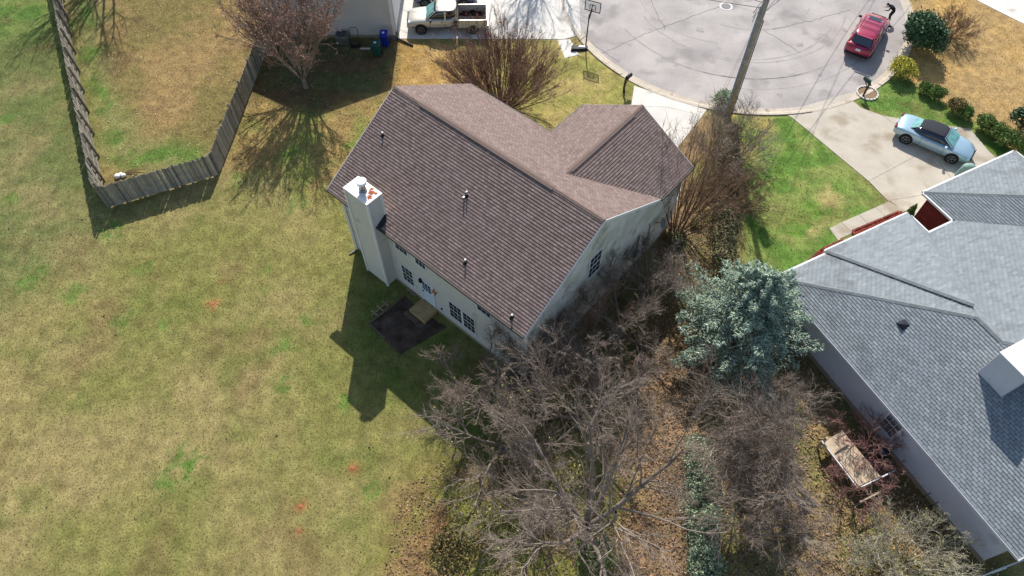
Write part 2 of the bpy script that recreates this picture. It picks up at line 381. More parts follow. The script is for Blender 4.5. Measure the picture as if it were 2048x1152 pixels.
ZONES = [  # (polygon in world, softness m, colour a, colour b, noise freq)
 (W((-200, -60), (150, -60), (130, 20), (160, 165), (215, 415), (180, 520), (-200, 700)), 2.5, C(106, 114, 66), C(132, 124, 82), .25),
 (W((-200, -60), (110, -60), (115, 40), (60, 90), (-20, 60), (-200, 90)), 1.6, C(88, 116, 54), C(116, 130, 70), .5),
 (W((100, -60), (560, -60), (530, 120), (437, 350), (217, 415), (160, 165)), .3, C(126, 114, 70), C(150, 126, 84), .3),
 (W((130, 0), (200, 0), (220, 160), (270, 280), (400, 290), (420, 330), (250, 345), (210, 330), (150, 120)), 1.2, C(92, 118, 54), C(130, 130, 80), .7),
 (W((520, 150), (640, 190), (800, 180), (700, 330), (640, 400), (480, 330), (460, 300)), 1.5, C(158, 134, 84), C(128, 130, 70), .45),
 (W((520, 60), (800, 80), (800, 175), (620, 230), (500, 190)), .7, C(104, 88, 62), C(92, 96, 62), .6),  # brown ground, painted darker in the outline of the left house's gable shadow
 (W((800, 78), (900, 90), (980, 150), (960, 190), (790, 175)), .8, C(186, 156, 104), C(170, 136, 80), .5),
 (W((980, 80), (1140, 80), (1190, 110), (1260, 175), (1250, 220), (1100, 270), (960, 200)), .8, C(148, 144, 80), C(168, 152, 96), .5),
 (W((1340, 235), (1400, 225), (1500, 225), (1500, 420), (1490, 560), (1330, 560), (1300, 500), (1345, 400)), .8, C(140, 118, 86), C(126, 118, 76), .5),
 (W((1470, 224), (1560, 226), (1590, 232), (1775, 402), (1580, 560), (1490, 540), (1490, 400)), .25, C(96, 126, 56), C(132, 142, 78), .9),
 (W((1466, 224), (1530, 226), (1540, 260), (1500, 330), (1470, 330)), 1.0, C(166, 146, 92), C(120, 140, 64), .7),
 (W((1680, 440), (1590, 480), (1560, 470), (1640, 380), (1700, 360)), .9, C(172, 158, 104), C(96, 134, 52), .9),
 (W((1815, 20), (1900, -60), (2300, -60), (2300, 400), (2040, 300), (1900, 230), (1780, 130)), .5, C(190, 156, 98), C(172, 144, 98), .3),
 (W((1750, 110), (1800, 150), (1860, 190), (1960, 250), (2060, 330), (2040, 345), (1960, 290), (1900, 265), (1790, 240), (1715, 205), (1740, 170)), .35, C(88, 122, 52), C(118, 136, 70), .8),
 (W((1290, 560), (1340, 480), (1420, 560), (1640, 720), (1690, 850), (1900, 1060), (2100, 1250), (1250, 1300), (1270, 1000), (1330, 700)), 1.2, C(146, 126, 88), C(124, 122, 70), .45),
 (W((1290, 620), (1360, 640), (1400, 800), (1400, 1200), (1230, 1200), (1230, 900)), 1.0, C(150, 124, 94), C(128, 108, 80), .7),
 (W((1640, 735), (1700, 735), (2060, 1220), (1940, 1200), (1750, 960)), .6, C(112, 98, 62), C(88, 98, 58), .8),
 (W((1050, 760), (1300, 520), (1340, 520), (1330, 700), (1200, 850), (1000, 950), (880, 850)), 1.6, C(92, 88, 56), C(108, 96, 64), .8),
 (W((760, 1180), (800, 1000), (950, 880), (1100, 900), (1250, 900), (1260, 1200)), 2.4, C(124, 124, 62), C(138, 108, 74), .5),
 (W((720, 500), (700, 660), (740, 780), (1000, 950), (1040, 750), (790, 580)), 1.2, C(96, 108, 52), C(112, 112, 62), .5),  # shade behind the house and patio painted into the lawn as darker green
]
GREENS = [(365, 915, .7), (380, 925, .6), (535, 542, .3), (612, 640, .35), (330, 965, .5), (690, 805, .4), (20, 400, .6), (15, 238, .5), (745, 985, .4), (570, 690, .5), (330, 655, .5), (560, 770, .5),
          (215, 470, .6), (240, 450, .5), (290, 540, .5), (250, 640, .6), (140, 590, .7), (60, 560, .8), (470, 360, .5), (580, 300, .6), (590, 410, .6), (700, 290, .5)]
CLAY = [(425, 608, .34), (705, 936, .3), (602, 1013, .28), (597, 1062, .22), (445, 562, .15)]
def gcolor(X, Y):
    n1 = fbm(X, Y, .13, 3); n2 = fbm(X, Y, .7, 9); n3 = fbm(X, Y, 3.1, 21, 3)
    cs = np.stack([C(126, 123, 70), C(146, 132, 88), C(104, 113, 56)])
    t = np.clip((n1 - .36) * 3.4, 0, 1)[..., None]; g = np.clip((n2 - .52) * 4, 0, 1)[..., None] * .62
    col = cs[0] * (1 - t) + cs[1] * t; col = col * (1 - g) + cs[2] * g
    wx = X + (n2 - .5) * 1.2; wy = Y + (fbm(X, Y, .8, 31) - .5) * 1.2
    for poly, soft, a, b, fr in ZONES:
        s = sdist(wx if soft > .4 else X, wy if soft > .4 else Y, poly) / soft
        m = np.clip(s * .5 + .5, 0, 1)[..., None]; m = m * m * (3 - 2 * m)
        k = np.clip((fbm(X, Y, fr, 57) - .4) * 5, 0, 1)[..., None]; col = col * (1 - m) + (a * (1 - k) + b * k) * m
    for x, y, r in GREENS:
        p = G(x, y); d = np.hypot(X - p[0], Y - p[1]) / (r * .8) + (n3 - .5) * 4
        m = np.clip(1.4 - d, 0, 1)[..., None] * .5; col = col * (1 - m) + C(76, 126, 44) * m
    for x, y, r in CLAY:
        p = G(x, y); d = np.hypot(X - p[0], Y - p[1]) / r + (n3 - .5) * 1.8
        m = np.clip(1.5 - d, 0, 1)[..., None] * .42; col = col * (1 - m) + C(176, 110, 74) * m
    b = np.clip((fbm(X, Y, .45, 77) - .6) * 6, 0, 1)[..., None] * .45; col = col * (1 - b) + C(116, 96, 66) * b
    return col * (0.84 + .32 * n3[..., None])
GS = .2
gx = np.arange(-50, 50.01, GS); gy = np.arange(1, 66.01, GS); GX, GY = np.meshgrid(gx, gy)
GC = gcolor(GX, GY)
HARD = []   # polygons where nothing grows (world), filled below
def ground_mesh(name, mask=None, z=0.0):
    nx = len(gx); ny = len(gy); V = np.stack([GX, GY, np.full_like(GX, z)], -1).reshape(-1, 3)
    i = np.arange(ny - 1)[:, None] * nx + np.arange(nx - 1)[None]; i = i.ravel()
    Fc = np.stack([i, i + 1, i + nx + 1, i + nx], -1)
    if mask is not None: Fc = Fc[mask[:-1, :-1].ravel()]
    me = np_mesh(name, V, Fc); a = me.color_attributes.new('Col', 'FLOAT_COLOR', 'POINT')
    a.data.foreach_set('color', np.concatenate([GC.reshape(-1, 3), np.ones((V.shape[0], 1))], 1).astype(np.float32).ravel())
    return me
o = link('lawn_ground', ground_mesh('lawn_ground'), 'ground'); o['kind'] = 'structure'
mk('far_ground', lin((140, 134, 86)), .95, var=.25, scale=.3)
MB().add([(-300, -200, -.03), (300, -200, -.03), (300, 400, -.03), (-300, 400, -.03)], [(0, 1, 2, 3)]).build('ground', 'far_ground')['kind'] = 'structure'

# ---- road: cul-de-sac
def circ(r, a0, a1, n, z): return [A3(RC[0] + r * math.cos(t), RC[1] + r * math.sin(t), z) for t in np.linspace(a0, a1, n)]
rim_pts = circ(RR, R(168), R(372), 90, .006)
poly = rim_pts + [A3(31, 75, .006), A3(3, 75, .006)]
MB().add(poly, [tuple(range(len(poly)))]).build('road', 'asphalt')['kind'] = 'structure'
HARD.append([tuple(p[:2]) for p in circ(RR + .75, R(168), R(372), 60, 0)] + [(31, 75), (3, 75)])
# kerb segments: gutter pan + rolled kerb
croot = thing('kerb', None, None, (RC[0], RC[1], 0)); croot['kind'] = 'structure'
segs = np.arange(R(166), R(374), R(6.5))
drive_gaps = [(R(226), R(249)), (R(284), R(309)), (R(166), R(196))]
for a in segs:
    b = a + R(6.5) - .0012; low = any(g0 <= (a + b) / 2 <= g1 for g0, g1 in drive_gaps); mb = MB()
    prof = [(RR - .02, .0), (RR - .02, .012), (RR + .28, .016), (RR + .42, .04 if low else .08), (RR + .62, .045 if low else .085), (RR + .62, .0)]
    n = 5; vs = []
    for t in np.linspace(a, b, n): vs += [(RC[0] + r * math.cos(t), RC[1] + r * math.sin(t), z) for r, z in prof]
    k = len(prof); fs = [(i * k + j, i * k + j + 1, (i + 1) * k + j + 1, (i + 1) * k + j) for i in range(n - 1) for j in range(k - 1)]
    fs += [tuple(range(k)), tuple(range((n - 1) * k, n * k))[::-1]]
    mb.add(vs, fs).build('kerb_segment', 'curb', croot)
def ribbon(pts, wd, z):
    mb = MB(); pts = [np.asarray(p[:2], float) for p in pts]; vs = []
    for i, p in enumerate(pts):
        d = nrm(pts[min(i + 1, len(pts) - 1)] - pts[max(i - 1, 0)]); n = A3(-d[1], d[0]); w_ = wd * (random.uniform(.7, 1.3))
        vs += [(*(p + n * w_ / 2), z), (*(p - n * w_ / 2), z)]
    return mb.add(vs, [(2 * i, 2 * i + 1, 2 * i + 3, 2 * i + 2) for i in range(len(pts) - 1)])
def wob(pts, n=14, amp=.05):
    pts = [np.asarray(p[:2], float) for p in pts]; out = []
    for a, b in zip(pts[:-1], pts[1:]):
        for t in np.linspace(0, 1, n, endpoint=False): out.append(a + (b - a) * t + RG.normal(0, amp, 2))
    return out + [pts[-1]]
ck = MB()
for pts in ([(1200, 108), (1290, 68), (1440, 12)], [(1545, 60), (1620, 42), (1700, 20)], [(1300, 0), (1330, 60)], [(1165, 75), (1195, 95), (1240, 125)], [(1530, 62), (1600, 105)]):
    r_ = ribbon(wob([G(*p) for p in pts]), .026, .014); ck.add(r_.v, r_.f)
stuff(ck.build('road_cracks', 'crack'))['kind'] = 'structure'
tm = MB()
for rr_, a0, a1, cx, cy in ((7.6, 200, 330, 0, 0), (8.1, 225, 340, .3, .2), (9.6, 205, 300, 0, 0), (9.95, 230, 350, 0, .3), (5.2, 240, 330, 1, 1), (6.3, 190, 260, -1, .5), (10.7, 260, 350, 0, 0), (4.4, 200, 300, 3, 2)):
    pts = [(RC[0] + cx + rr_ * math.cos(t), RC[1] + cy + rr_ * math.sin(t)) for t in np.linspace(R(a0), R(a1), 40)]
    r_ = ribbon(pts, random.uniform(.05, .12), .010); tm.add(r_.v, r_.f)
tm.build('tyre_marks', 'tyremark')['kind'] = 'structure'
p = G(1452, 13); t = thing('manhole_cover', 'round manhole cover with pale ring in the cul-de-sac road', 'manhole cover', (p[0], p[1], 0.0))
MB().disc((p[0], p[1], .01), (0, 0, 1), .5, .012, 28).build('ring', 'manhole_ring', t)
MB().disc((p[0], p[1], .0225), (0, 0, 1), .36, .012, 28).build('cover', 'manhole', t)

# sealed patches and oil spots on the road
mk('oil', lin((96, 90, 88)), .8, var=.2, scale=4)
for x_, y_, rr_ in ((1400, 60, .35), (1350, 130, .2), (1480, 150, .28), (1600, 90, .3), (1640, 150, .18), (1560, 190, .22), (1260, 90, .2), (1690, 60, .25)):
    c_ = G(x_, y_) + A3(0, 0, .018); n_ = 14
    tag(MB().add([c_ + rr_ * random.uniform(.4, 1.1) * A3(math.cos(a), math.sin(a), 0) for a in np.arange(n_) * 2 * math.pi / n_], [tuple(range(n_))]).build('oil_spot', 'tyremark'), kind='structure')
# ---- slabs
def slabs(name, polys, m, z=.03, label=None):
    r_ = thing(name, None, None, (*np.mean([p[:2] for p in polys[0]], 0), 0)); r_['kind'] = 'structure'
    for pl in polys:
        c = np.mean([np.asarray(q[:2]) for q in pl], 0); P = []
        for q in pl:
            v = np.asarray(q[:2], float); v = v - nrm(v - c) * .015; P.append(A3(v[0], v[1], 0.0))
        if area2([(q[0], q[1]) for q in P]) < 0: P = P[::-1]
        MB().prism(P, (0, 0, z)).build('slab', m, r_); HARD.append([tuple(q[:2]) for q in pl])
    return r_
g = lambda x, y: G(x, y)
def lerp(a, b, t): return np.asarray(a) * (1 - t) + np.asarray(b) * t
# neighbour's driveway on the right (joints as in the picture)
j0, j1 = g(1584, 236), g(1700, 198)          # apron joint
k0, k1 = g(1737, 363), g(1925, 262)
slabs('driveway', [
    [g(1560, 224), g(1600, 215), g(1700, 186), j1, j0],
    [j0, j1, lerp(g(1722, 216), j1, 0), g(1722, 216), g(1766, 232), lerp(k0, k1, .62), k0],
    [g(1766, 232), g(1830, 243), g(1940, 258), g(1975, 300), lerp(k0, k1, 1.05), lerp(k0, k1, .62)],
    [k0, lerp(k0, k1, .62), g(1905, 360), g(1850, 390), g(1775, 402)],
    [lerp(k0, k1, .62), lerp(k0, k1, 1.05), g(1975, 300), g(2010, 335), g(1905, 360)],
    [g(1775, 402), g(1850, 390), g(1905, 360), g(1925, 455), g(1868, 470), g(1813, 425)]], 'slab')
wk = [(g(1658, 457), g(1680, 478)), (g(1682, 445), g(1705, 467)), (g(1717, 430), g(1741, 453)), (g(1751, 415), g(1776, 437)), (g(1779, 402), g(1812, 425))]
slabs('walkway', [[wk[i][0], wk[i + 1][0], wk[i + 1][1], wk[i][1]] for i in range(4)] + [[wk[0][0], wk[0][1], g(1705, 490), g(1690, 500)]], 'slab')
# main house driveway
slabs('driveway', [[g(1268, 172), g(1330, 192), g(1420, 212), g(1405, 232), g(1335, 215), g(1262, 212)],
                   [g(1262, 212), g(1335, 215), g(1405, 232), g(1352, 300), g(1290, 262)],
                   [g(1290, 262), g(1352, 300), g(1362, 380), g(1340, 440), g(1325, 465), g(1300, 420)]], 'slab_white')
# left neighbour's driveway (truck)
slabs('driveway', [[g(800, 78), g(900, 78), g(900, -70), g(790, -70), g(795, 60)],
                   [g(900, 78), g(1020, 79), g(1020, -70), g(900, -70)],
                   [g(1020, 79), g(1128, 79), g(1162, 70), g(1155, -70), g(1020, -70)],
                   [g(1114, 80), g(1140, 79), g(1158, 110), g(1130, 117)]], 'slab_white')
# far right street / drive
slabs('driveway', [[g(1935, -8), g(2300, -60), g(2300, 160), g(2040, 45)], [g(1935, -8), g(1800, -70), g(2300, -60)]], 'slab_white')

# ================================================================== MAIN HOUSE
ANG = -0.7136
U = A3(math.cos(ANG), math.sin(ANG), 0); Vv = A3(-U[1], U[0], 0); Z = A3(0, 0, 1)
O = A3(-9.4524, 23.9802, 0)
L_, W_, HE, HR = 13.245, 10.616, 5.1, 8.292
WB, WCc, HWg = 7.165, 2.98, 5.1 + 2.054
def H(u, v, z=0): return O + U * u + Vv * v + Z * z
house = thing('house', 'two-storey house with brown shingle roof, white siding and tall boxed chimney', 'house', H(L_ / 2, W_ / 2))
sl = (HR - HE) / (W_ / 2); cs = math.hypot(1, sl)
eyr = (Vv + Z * sl) / cs; eyf = (-Vv + Z * sl) / cs   # up-slope directions
slen = W_ / 2 * cs
# wing: ridge along v at u = L-WB/2
slw = (HWg - HE) / (WB / 2); csw = math.hypot(1, slw)
exl = Vv; eyl = (U + Z * slw) / csw; eyrt = (-U + Z * slw) / csw; swl = WB / 2 * csw
vP = W_ / 2 + (HR - HWg) / sl       # where the wing ridge meets the main front slope
dv = W_ - vP
T = .02
faces = [
 (H(0, 0, HE + T), U, eyr, [(0, 0), (L_, 0), (L_, slen), (0, slen)]),
 # front slope: ex = -U from right end ; coordinates x = L-u
 (H(L_, W_, HE + T), -U, eyf, [(WB, 0), (L_, 0), (L_, slen), (WB / 2, slen), (WB / 2, dv * cs)]),
 (H(L_, W_, HE + T), -U, eyf, [(0, 0), (WB / 2, dv * cs), (WB / 2, slen), (0, slen)]),
 # wing left slope: facing -U; ex must give ex x ey up
 (H(L_ - WB, W_ + WCc, HE + T), -Vv, eyl, [(0, 0), (WCc, 0), (WCc + dv, swl), (0, swl)]),
 (H(L_, W_, HE + T), Vv, eyrt, [(0, 0), (WCc, 0), (WCc, swl), (-dv, swl)]),
]
roof = MB()
def slab3(mb, pts, t=.12):
    n = nrm(np.cross(pts[1] - pts[0], pts[2] - pts[0])); n = n if n[2] > 0 else -n
    if np.cross(pts[1] - pts[0], pts[2] - pts[0])[2] < 0: pts = pts[::-1]
    mb.prism([p - n * t for p in pts], n * (t - .004))
for o_, ex, ey, pl in faces: slab3(roof, [np.asarray(o_) - Z * .0 + ex * x + ey * y for x, y in pl])
roof.build('roof', 'deck_dark', house)
roof_faces(house, faces, .2, .15, 'shingle', 'shingle_single', 300, t1=.034)
caps(house, [(H(0, W_ / 2, HR + .03), H(L_, W_ / 2, HR + .03)), (H(L_ - WB / 2, W_ + WCc, HWg + .03), H(L_ - WB / 2, vP, HWg + .03))], 'cap', wdt=.24)
for a, b in ((H(1.9, W_ / 2, HR + .07), H(10.4, W_ / 2, HR + .07)), (H(L_ - WB / 2, W_ + WCc - .9, HWg + .06), H(L_ - WB / 2, vP + .35, HWg + .06))):
    mb = MB(); d = nrm(b - a); s_ = nrm(np.cross(d, Z))
    mb.prism([a - s_ * .16 - Z * .11, a + s_ * .16 - Z * .11, a + s_ * .16 - Z * .055, a - Z * .01, a - s_ * .16 - Z * .055], b - a); mb.build('ridge_vent', 'vent_strip', house)
# fascia, gutters, rake boards
def along(mb, a, b, wd, ht): mb.bar(a, b, wd, ht)
fb = MB()
fb.bar(H(0, -.06, HE - .04), H(L_, -.06, HE - .04), .1, .13); fb.build('gutter', 'gutter_dark', house)
gb = MB(); gb.bar(H(0, W_ + .06, HE - .04), H(L_ - WB, W_ + .06, HE - .04), .11, .12); gb.bar(H(L_ - WB - .06, W_ + .1, HE - .04), H(L_ - WB - .06, W_ + WCc, HE - .04), .11, .12)
gb.build('gutter', 'gutter_dark', house)
gb = MB(); gb.bar(H(L_ + .06, W_ + .02, HE - .04), H(L_ + .06, W_ + WCc, HE - .04), .11, .12); gb.build('gutter', 'gutter_dark', house)
for pts in ([H(L_ + .02, 0, HE - .07), H(L_ + .02, W_ / 2, HR - .07), H(L_ + .02, W_, HE - .07)], [H(-.02, 0, HE - .07), H(-.02, W_ / 2, HR - .07), H(-.02, W_, HE - .07)],
            [H(L_ - WB, W_ + WCc + .02, HE - .07), H(L_ - WB / 2, W_ + WCc + .02, HWg - .07), H(L_, W_ + WCc + .02, HE - .07)]):
    mb = MB()
    for a, b in zip(pts[:-1], pts[1:]): mb.bar(a, b, .03, .16)
    mb.build('rake_board', 'trim', house)
mb = MB(); mb.prism([H(.02, .02, HE - .12), H(L_ - .02, .02, HE - .12), H(L_ - .02, .38, HE - .12), H(.02, .38, HE - .12)], Z * .03); mb.build('soffit', 'soffit', house)
# walls
UL, UR, VB, VF = .42, L_ - .25, .40, W_ + WCc - .45
VM = W_ - .4
wl_ = MB(); wt = .14
def wallp(mb, pts, inward): mb.prism(pts, inward) if True else None
wl_.prism([H(UL, VB, 0), H(UR, VB, 0), H(UR, VB, HE + .05), H(UL, VB, HE + .05)], Vv * wt)
wl_.build('wall', 'siding', house)
gp = [H(UR, VB, 0), H(UR, VF, 0), H(UR, VF, HE + .02), H(UR, W_, HE - .02), H(UR, W_ / 2, HR - .14), H(UR, VB, HE + .1)]
MB().prism(gp[::-1], -U * wt).build('wall', 'siding_gable', house)
gp = [H(UL, VB, 0), H(UL, VM, 0), H(UL, VM, HE + .1), H(UL, W_ / 2, HR - .14), H(UL, VB, HE + .1)]
MB().prism(gp, U * wt).build('wall', 'siding', house)
mb = MB(); mb.prism([H(UL, VM, 0), H(L_ - WB + .4, VM, 0), H(L_ - WB + .4, VM, HE), H(UL, VM, HE)][::-1], -Vv * wt)
mb.prism([H(L_ - WB + .4, VM, 0), H(L_ - WB + .4, VF, 0), H(L_ - WB + .4, VF, HE), H(L_ - WB + .4, VM, HE)], U * wt)
mb.prism([H(L_ - WB + .4, VF, 0), H(UR, VF, 0), H(UR, VF, HE), H(L_ - WB / 2 + .1, VF, HWg - .14), H(L_ - WB + .4, VF, HE)][::-1], -Vv * wt); mb.build('wall', 'siding', house)
# lapped siding boards
def lap(root, o_, ex, pl, m, th=.125, t1=.028, tw=40, name='siding_boards', holes=()):
    mb = MB(); add_tiles(mb, tiles(o_, ex, Z, pl, tw, th, gap=0, t0=.004, t1=t1, stag=0, holes=holes)); return stuff(mb.build(name, m, root))
# rear wall with window holes handled by trim set proud
lap(house, H(UL, VB, 0), U, [(0, .22), (UR - UL, .22), (UR - UL, HE - .1), (0, HE - .1)], 'siding')
ga = [(0, .22), (VF - VB, .22), (VF - VB, HE - .02), (W_ - VB, HE - .05), (W_ / 2 - VB, HR - .2), (0, HE)]
lap(house, H(UR, VB, 0), Vv, [ga[0], ga[1], ga[2], (0, HE - .02)], 'siding_gable')
lap(house, H(UR, VB, 0), Vv, [(0, HE - .02), (W_ - VB, HE - .05), (W_ / 2 - VB, HR - .2)], 'siding_gable')
lap(house, H(UL, VM, 0), -Vv, [(0, .22), (VM - VB, .22), (VM - VB, HE - .02), (0, HE - .02)], 'siding')
MB().prism([H(UL - .03, VB - .03, -.02), H(UR + .03, VB - .03, -.02), H(UR + .03, VF, -.02), H(UL - .03, VM, -.02)], Z * .24).build('foundation', 'foundation', house)
for a in (H(UR + .03, VB - .02), H(UL - .02, VB - .02), H(UR + .03, VF)):
    MB().box(a[0] - .06, a[1] - .06, .22, a[0] + .06, a[1] + .06, HE - .12).build('corner_trim', 'trim', house)
def window(root, o_, ex, nv, x0, z0, x1, z1, cols=3, rows=2, double=True, name='window', m='trim'):
    """o_ on wall face; nv outward"""
    ex = np.asarray(ex); nv = np.asarray(nv); P = lambda x, z, d: o_ + ex * x + Z * z + nv * d; f = .07; mb = MB()
    def bx(mb_, xa, za, xb, zb, d0, d1): mb_.obox(P((xa + xb) / 2, (za + zb) / 2, (d0 + d1) / 2), ex * (xb - xa) / 2, nv * (d1 - d0) / 2, Z * (zb - za) / 2)
    bx(mb, x0 - f, z0 - f, x0, z1 + f, 0, .055); bx(mb, x1, z0 - f, x1 + f, z1 + f, 0, .055)
    bx(mb, x0, z1, x1, z1 + f, 0, .053); bx(mb, x0, z0 - f, x1, z0, 0, .065)
    fr = mb.build(name, m, root); fr_p = fr
    g_ = MB(); bx(g_, x0, z0, x1, z1, .024, .03); gl = g_.build('pane', 'glass'); gl.parent = fr_p
    mu = MB(); t = .009
    for i in range(1, cols): x = x0 + (x1 - x0) * i / cols; bx(mu, x - t, z0, x + t, z1, .031, .04)
    for j in range(1, rows * (2 if double else 1)):
        z = z0 + (z1 - z0) * j / (rows * (2 if double else 1)); tt = .028 if (double and j == rows) else t; bx(mu, x0, z - tt, x1, z + tt, .031, .042)
    q = mu.build('muntin', m); q.parent = fr_p
    return fr
wo = H(0, VB, 0)
for x0, z0, x1, z1 in ((4.35, 3.55, 5.2, 4.85), (5.8, 3.55, 6.5, 4.85), (10.0, 3.6, 10.85, 4.85)): window(house, wo, U, -Vv, x0, z0, x1, z1)
window(house, wo, U, -Vv, 4.47, .86, 5.27, 2.2)
window(house, wo, U, -Vv, 7.95, .8, 8.78, 2.18); window(house, wo, U, -Vv, 8.92, .8, 9.7, 2.18)
window(house, H(UR, 0, 0), Vv, U, 5.05, 3.8, 5.95, 5.45)
# back door
dr = MB(); dc = H(6.32, VB - .02, 1.3); dr.obox(dc, U * .42, Vv * .025, Z * .95); door = dr.build('door', 'door_white', house)
dp = MB(); dp.obox(H(6.32, VB - .05, 1.8), U * .3, Vv * .008, Z * .32); q = dp.build('pane', 'glass'); q.parent = door
mb = MB()
for i in (-1, 1): mb.obox(H(6.32 + i * .1, VB - .062, 1.8), U * .012, Vv * .006, Z * .32)
for i in (-.5, .5): mb.obox(H(6.32, VB - .063, 1.8 + i * .21), U * .3, Vv * .006, Z * .012)
q = mb.build('muntin', 'door_white'); q.parent = door
q = MB().disc(H(6.02, VB - .05, 1.25), -Vv, .035, .05, 10).build('handle', 'black'); q.parent = door
mb = MB(); mb.obox(H(5.84, VB - .03, 1.33), U * .05, Vv * .035, Z * 1.03); mb.obox(H(6.8, VB - .03, 1.33), U * .05, Vv * .035, Z * 1.03); mb.obox(H(6.32, VB - .03, 2.31), U * .43, Vv * .033, Z * .05); mb.build('door_frame', 'trim', house)
mb = MB(); mb.obox(H(5.98, VB - .1, 2.2), U * .08, Vv * .08, Z * .14); mb.build('wall_lamp', 'black', house, bevel=.02)
mb = MB(); mb.obox(H(7.3, VB - .06, .75), U * .04, Vv * .03, Z * .05); mb.build('outlet', 'black', house)
# wreath-like orange plaque at door right
t = thing('door_wreath', 'small orange dried wreath hanging beside the back door', 'wreath', H(6.97, VB - .08, 2.05)); mb = MB()
for k in range(26):
    a = k * .6; c = H(6.97 + .1 * math.cos(a), VB - .09 - random.random() * .05, 2.05 + .1 * math.sin(a)); d = RG.normal(0, .045, 3); e = RG.normal(0, .045, 3); mb.add([c, c + d, c + d + e, c + e], [(0, 1, 2, 3)])
mb.build('petals', 'copper', t)
# chimney
ch0, ch1, cv0, cv1, chz = 2.15, 3.72, -.26, .62, 6.93
chim = MB(); chim.prism([H(ch0, cv0, .15), H(ch1, cv0, .15), H(ch1, cv1, .15), H(ch0, cv1, .15)], Z * (chz - .15)); chim = chim.build('chimney', 'siding', house)
def sub(o_, par): o_.parent = par; return o_
mb = MB(); add_tiles(mb, tiles(H(ch0, cv0, 0), U, Z, [(0, .2), (ch1 - ch0, .2), (ch1 - ch0, chz - .05), (0, chz - .05)], 40, .115, gap=0, t0=.004, t1=.02, stag=0))
add_tiles(mb, tiles(H(ch1, cv0, 0), Vv, Z, [(0, .2), (cv1 - cv0, .2), (cv1 - cv0, chz - .05), (0, chz - .05)], 40, .115, gap=0, t0=.004, t1=.02, stag=0))
add_tiles(mb, tiles(H(ch0, cv1, 0), -Vv, Z, [(0, .2), (cv1 - cv0, .2), (cv1 - cv0, chz - .05), (0, chz - .05)], 40, .115, gap=0, t0=.004, t1=.02, stag=0))
stuff(sub(mb.build('siding_boards', 'siding'), chim))
mb = MB()
for u, v in ((ch0 - .01, cv0 - .01), (ch1 + .01, cv0 - .01), (ch1 + .01, cv1 - .02), (ch0 - .01, cv1 - .02)): mb.obox(H(u, v, (chz + .15) / 2), U * .055, Vv * .055, Z * (chz - .2) / 2)
sub(mb.build('corner_trim', 'trim'), chim)
mb = MB(); mb.prism([H(ch0 - .06, cv0 - .06, chz), H(ch1 + .06, cv0 - .06, chz), H(ch1 + .06, cv1 + .06, chz), H(ch0 - .06, cv1 + .06, chz)], Z * .06); sub(mb.build('chimney_cap', 'chimney_cap'), chim)
fl = H(2.95, .22, chz + .05); mb = MB(); mb.tube([fl, fl + Z * .14, fl + Z * .15, fl + Z * .5], [.2, .2, .16, .16], 20); sub(mb.build('flue', 'metal'), chim)
mb = MB(); mb.tube([fl + Z * .46, fl + Z * .6], .23, 22); mb.tube([fl + Z * .6, fl + Z * .64, fl + Z * .67], [.26, .25, .1], 22); sub(mb.build('flue_cap', 'white_plastic'), chim)
for cu_, cv_, rs_ in ((3.35, .35, .2), (3.5, .1, .17), (3.2, .5, .12), (3.55, .45, .1)):
    mb = MB(); n_ = 11; c_ = H(cu_, cv_, chz + .0635); mb.add([c_ + rs_ * random.uniform(.5, 1.1) * (U * math.cos(a) + Vv * math.sin(a)) for a in np.arange(n_) * 2 * math.pi / n_], [tuple(range(n_))]); chz += .0004; sub(mb.build('rust_stain', 'rust'), chim)
# flashing beside chimney
n_r = nrm(np.cross(U, eyr)); b0 = H(ch1 + .02, 0, HE + .045) + n_r * .01
MB().prism([b0, b0 + U * .3, b0 + U * .3 + eyr * .45, b0 + eyr * .75], n_r * .01).build('flashing', 'flashing', house)
# roof plumbing vents
rp = H(0, 0, HE + T)
for (x, y, hh) in ((766, 271, .2), (934, 392, .3), (931, 526, .26), (1024, 635, .22)):
    p = PL(x, y, rp, n_r); mb = MB(); mb.tube([p - Z * .05, p + Z * hh], .035, 10); v_ = mb.build('vent_pipe', 'metal', house)
    mb = MB(); mb.tube([p - Z * .02, p + Z * .1], [.13, .05], 10); sub(mb.build('vent_boot', 'rubber'), v_)
    mb = MB(); mb.tube([p + Z * hh, p + Z * (hh + .03)], .045, 10); sub(mb.build('vent_cap', 'white_plastic'), v_)
p = PL(928, 402, rp, n_r); MB().tube([p, p + Z * .3], .04, 8).build('vent_pipe', 'metal', house)
# downspouts, meter, dishes on the right wall
MB().bar(H(UL + .1, VB - .07, .1), H(UL + .1, VB - .07, HE - .15), .07, .09, up=(1, 0, 0)).build('downspout', 'trim', house)
MB().bar(H(UL + .1, VB - .1, .08), H(UL + .0, VB - .6, .05), .08, .06).build('downspout', 'ac', house)
for v, z in ((10.6, 1.5), (9.6, 1.4)):
    mb = MB(); mb.obox(H(UR + .1, v, z), U * .09, Vv * .16, Z * .22); mb.tube([H(UR + .1, v, z + .2), H(UR + .1, v, z + 1.3), H(UR + .02, v, z + 1.5)], .03, 6); mb.tube([H(UR + .1, v, z - .2), H(UR + .1, v, .1)], .03, 6)
    mb.build('utility_meter', 'ac', house)
mb = MB(); c = H(UR + .4, 11.4, 2.6); d = nrm(U + Vv * .2 + Z * .5)
x_ = nrm(np.cross(d, Z)); y_ = np.cross(d, x_); vs = [c - d * .08]; ns = 16
for rr_, off in ((.15, -.05), (.3, .02)): vs += [c + rr_ * (math.cos(a) * x_ + math.sin(a) * y_) + d * off for a in np.arange(ns) * 2 * math.pi / ns]
mb.add(vs, [(0, 1 + i, 1 + (i + 1) % ns) for i in range(ns)] + [(1 + i, 1 + (i + 1) % ns, 1 + ns + (i + 1) % ns, 1 + ns + i) for i in range(ns)])
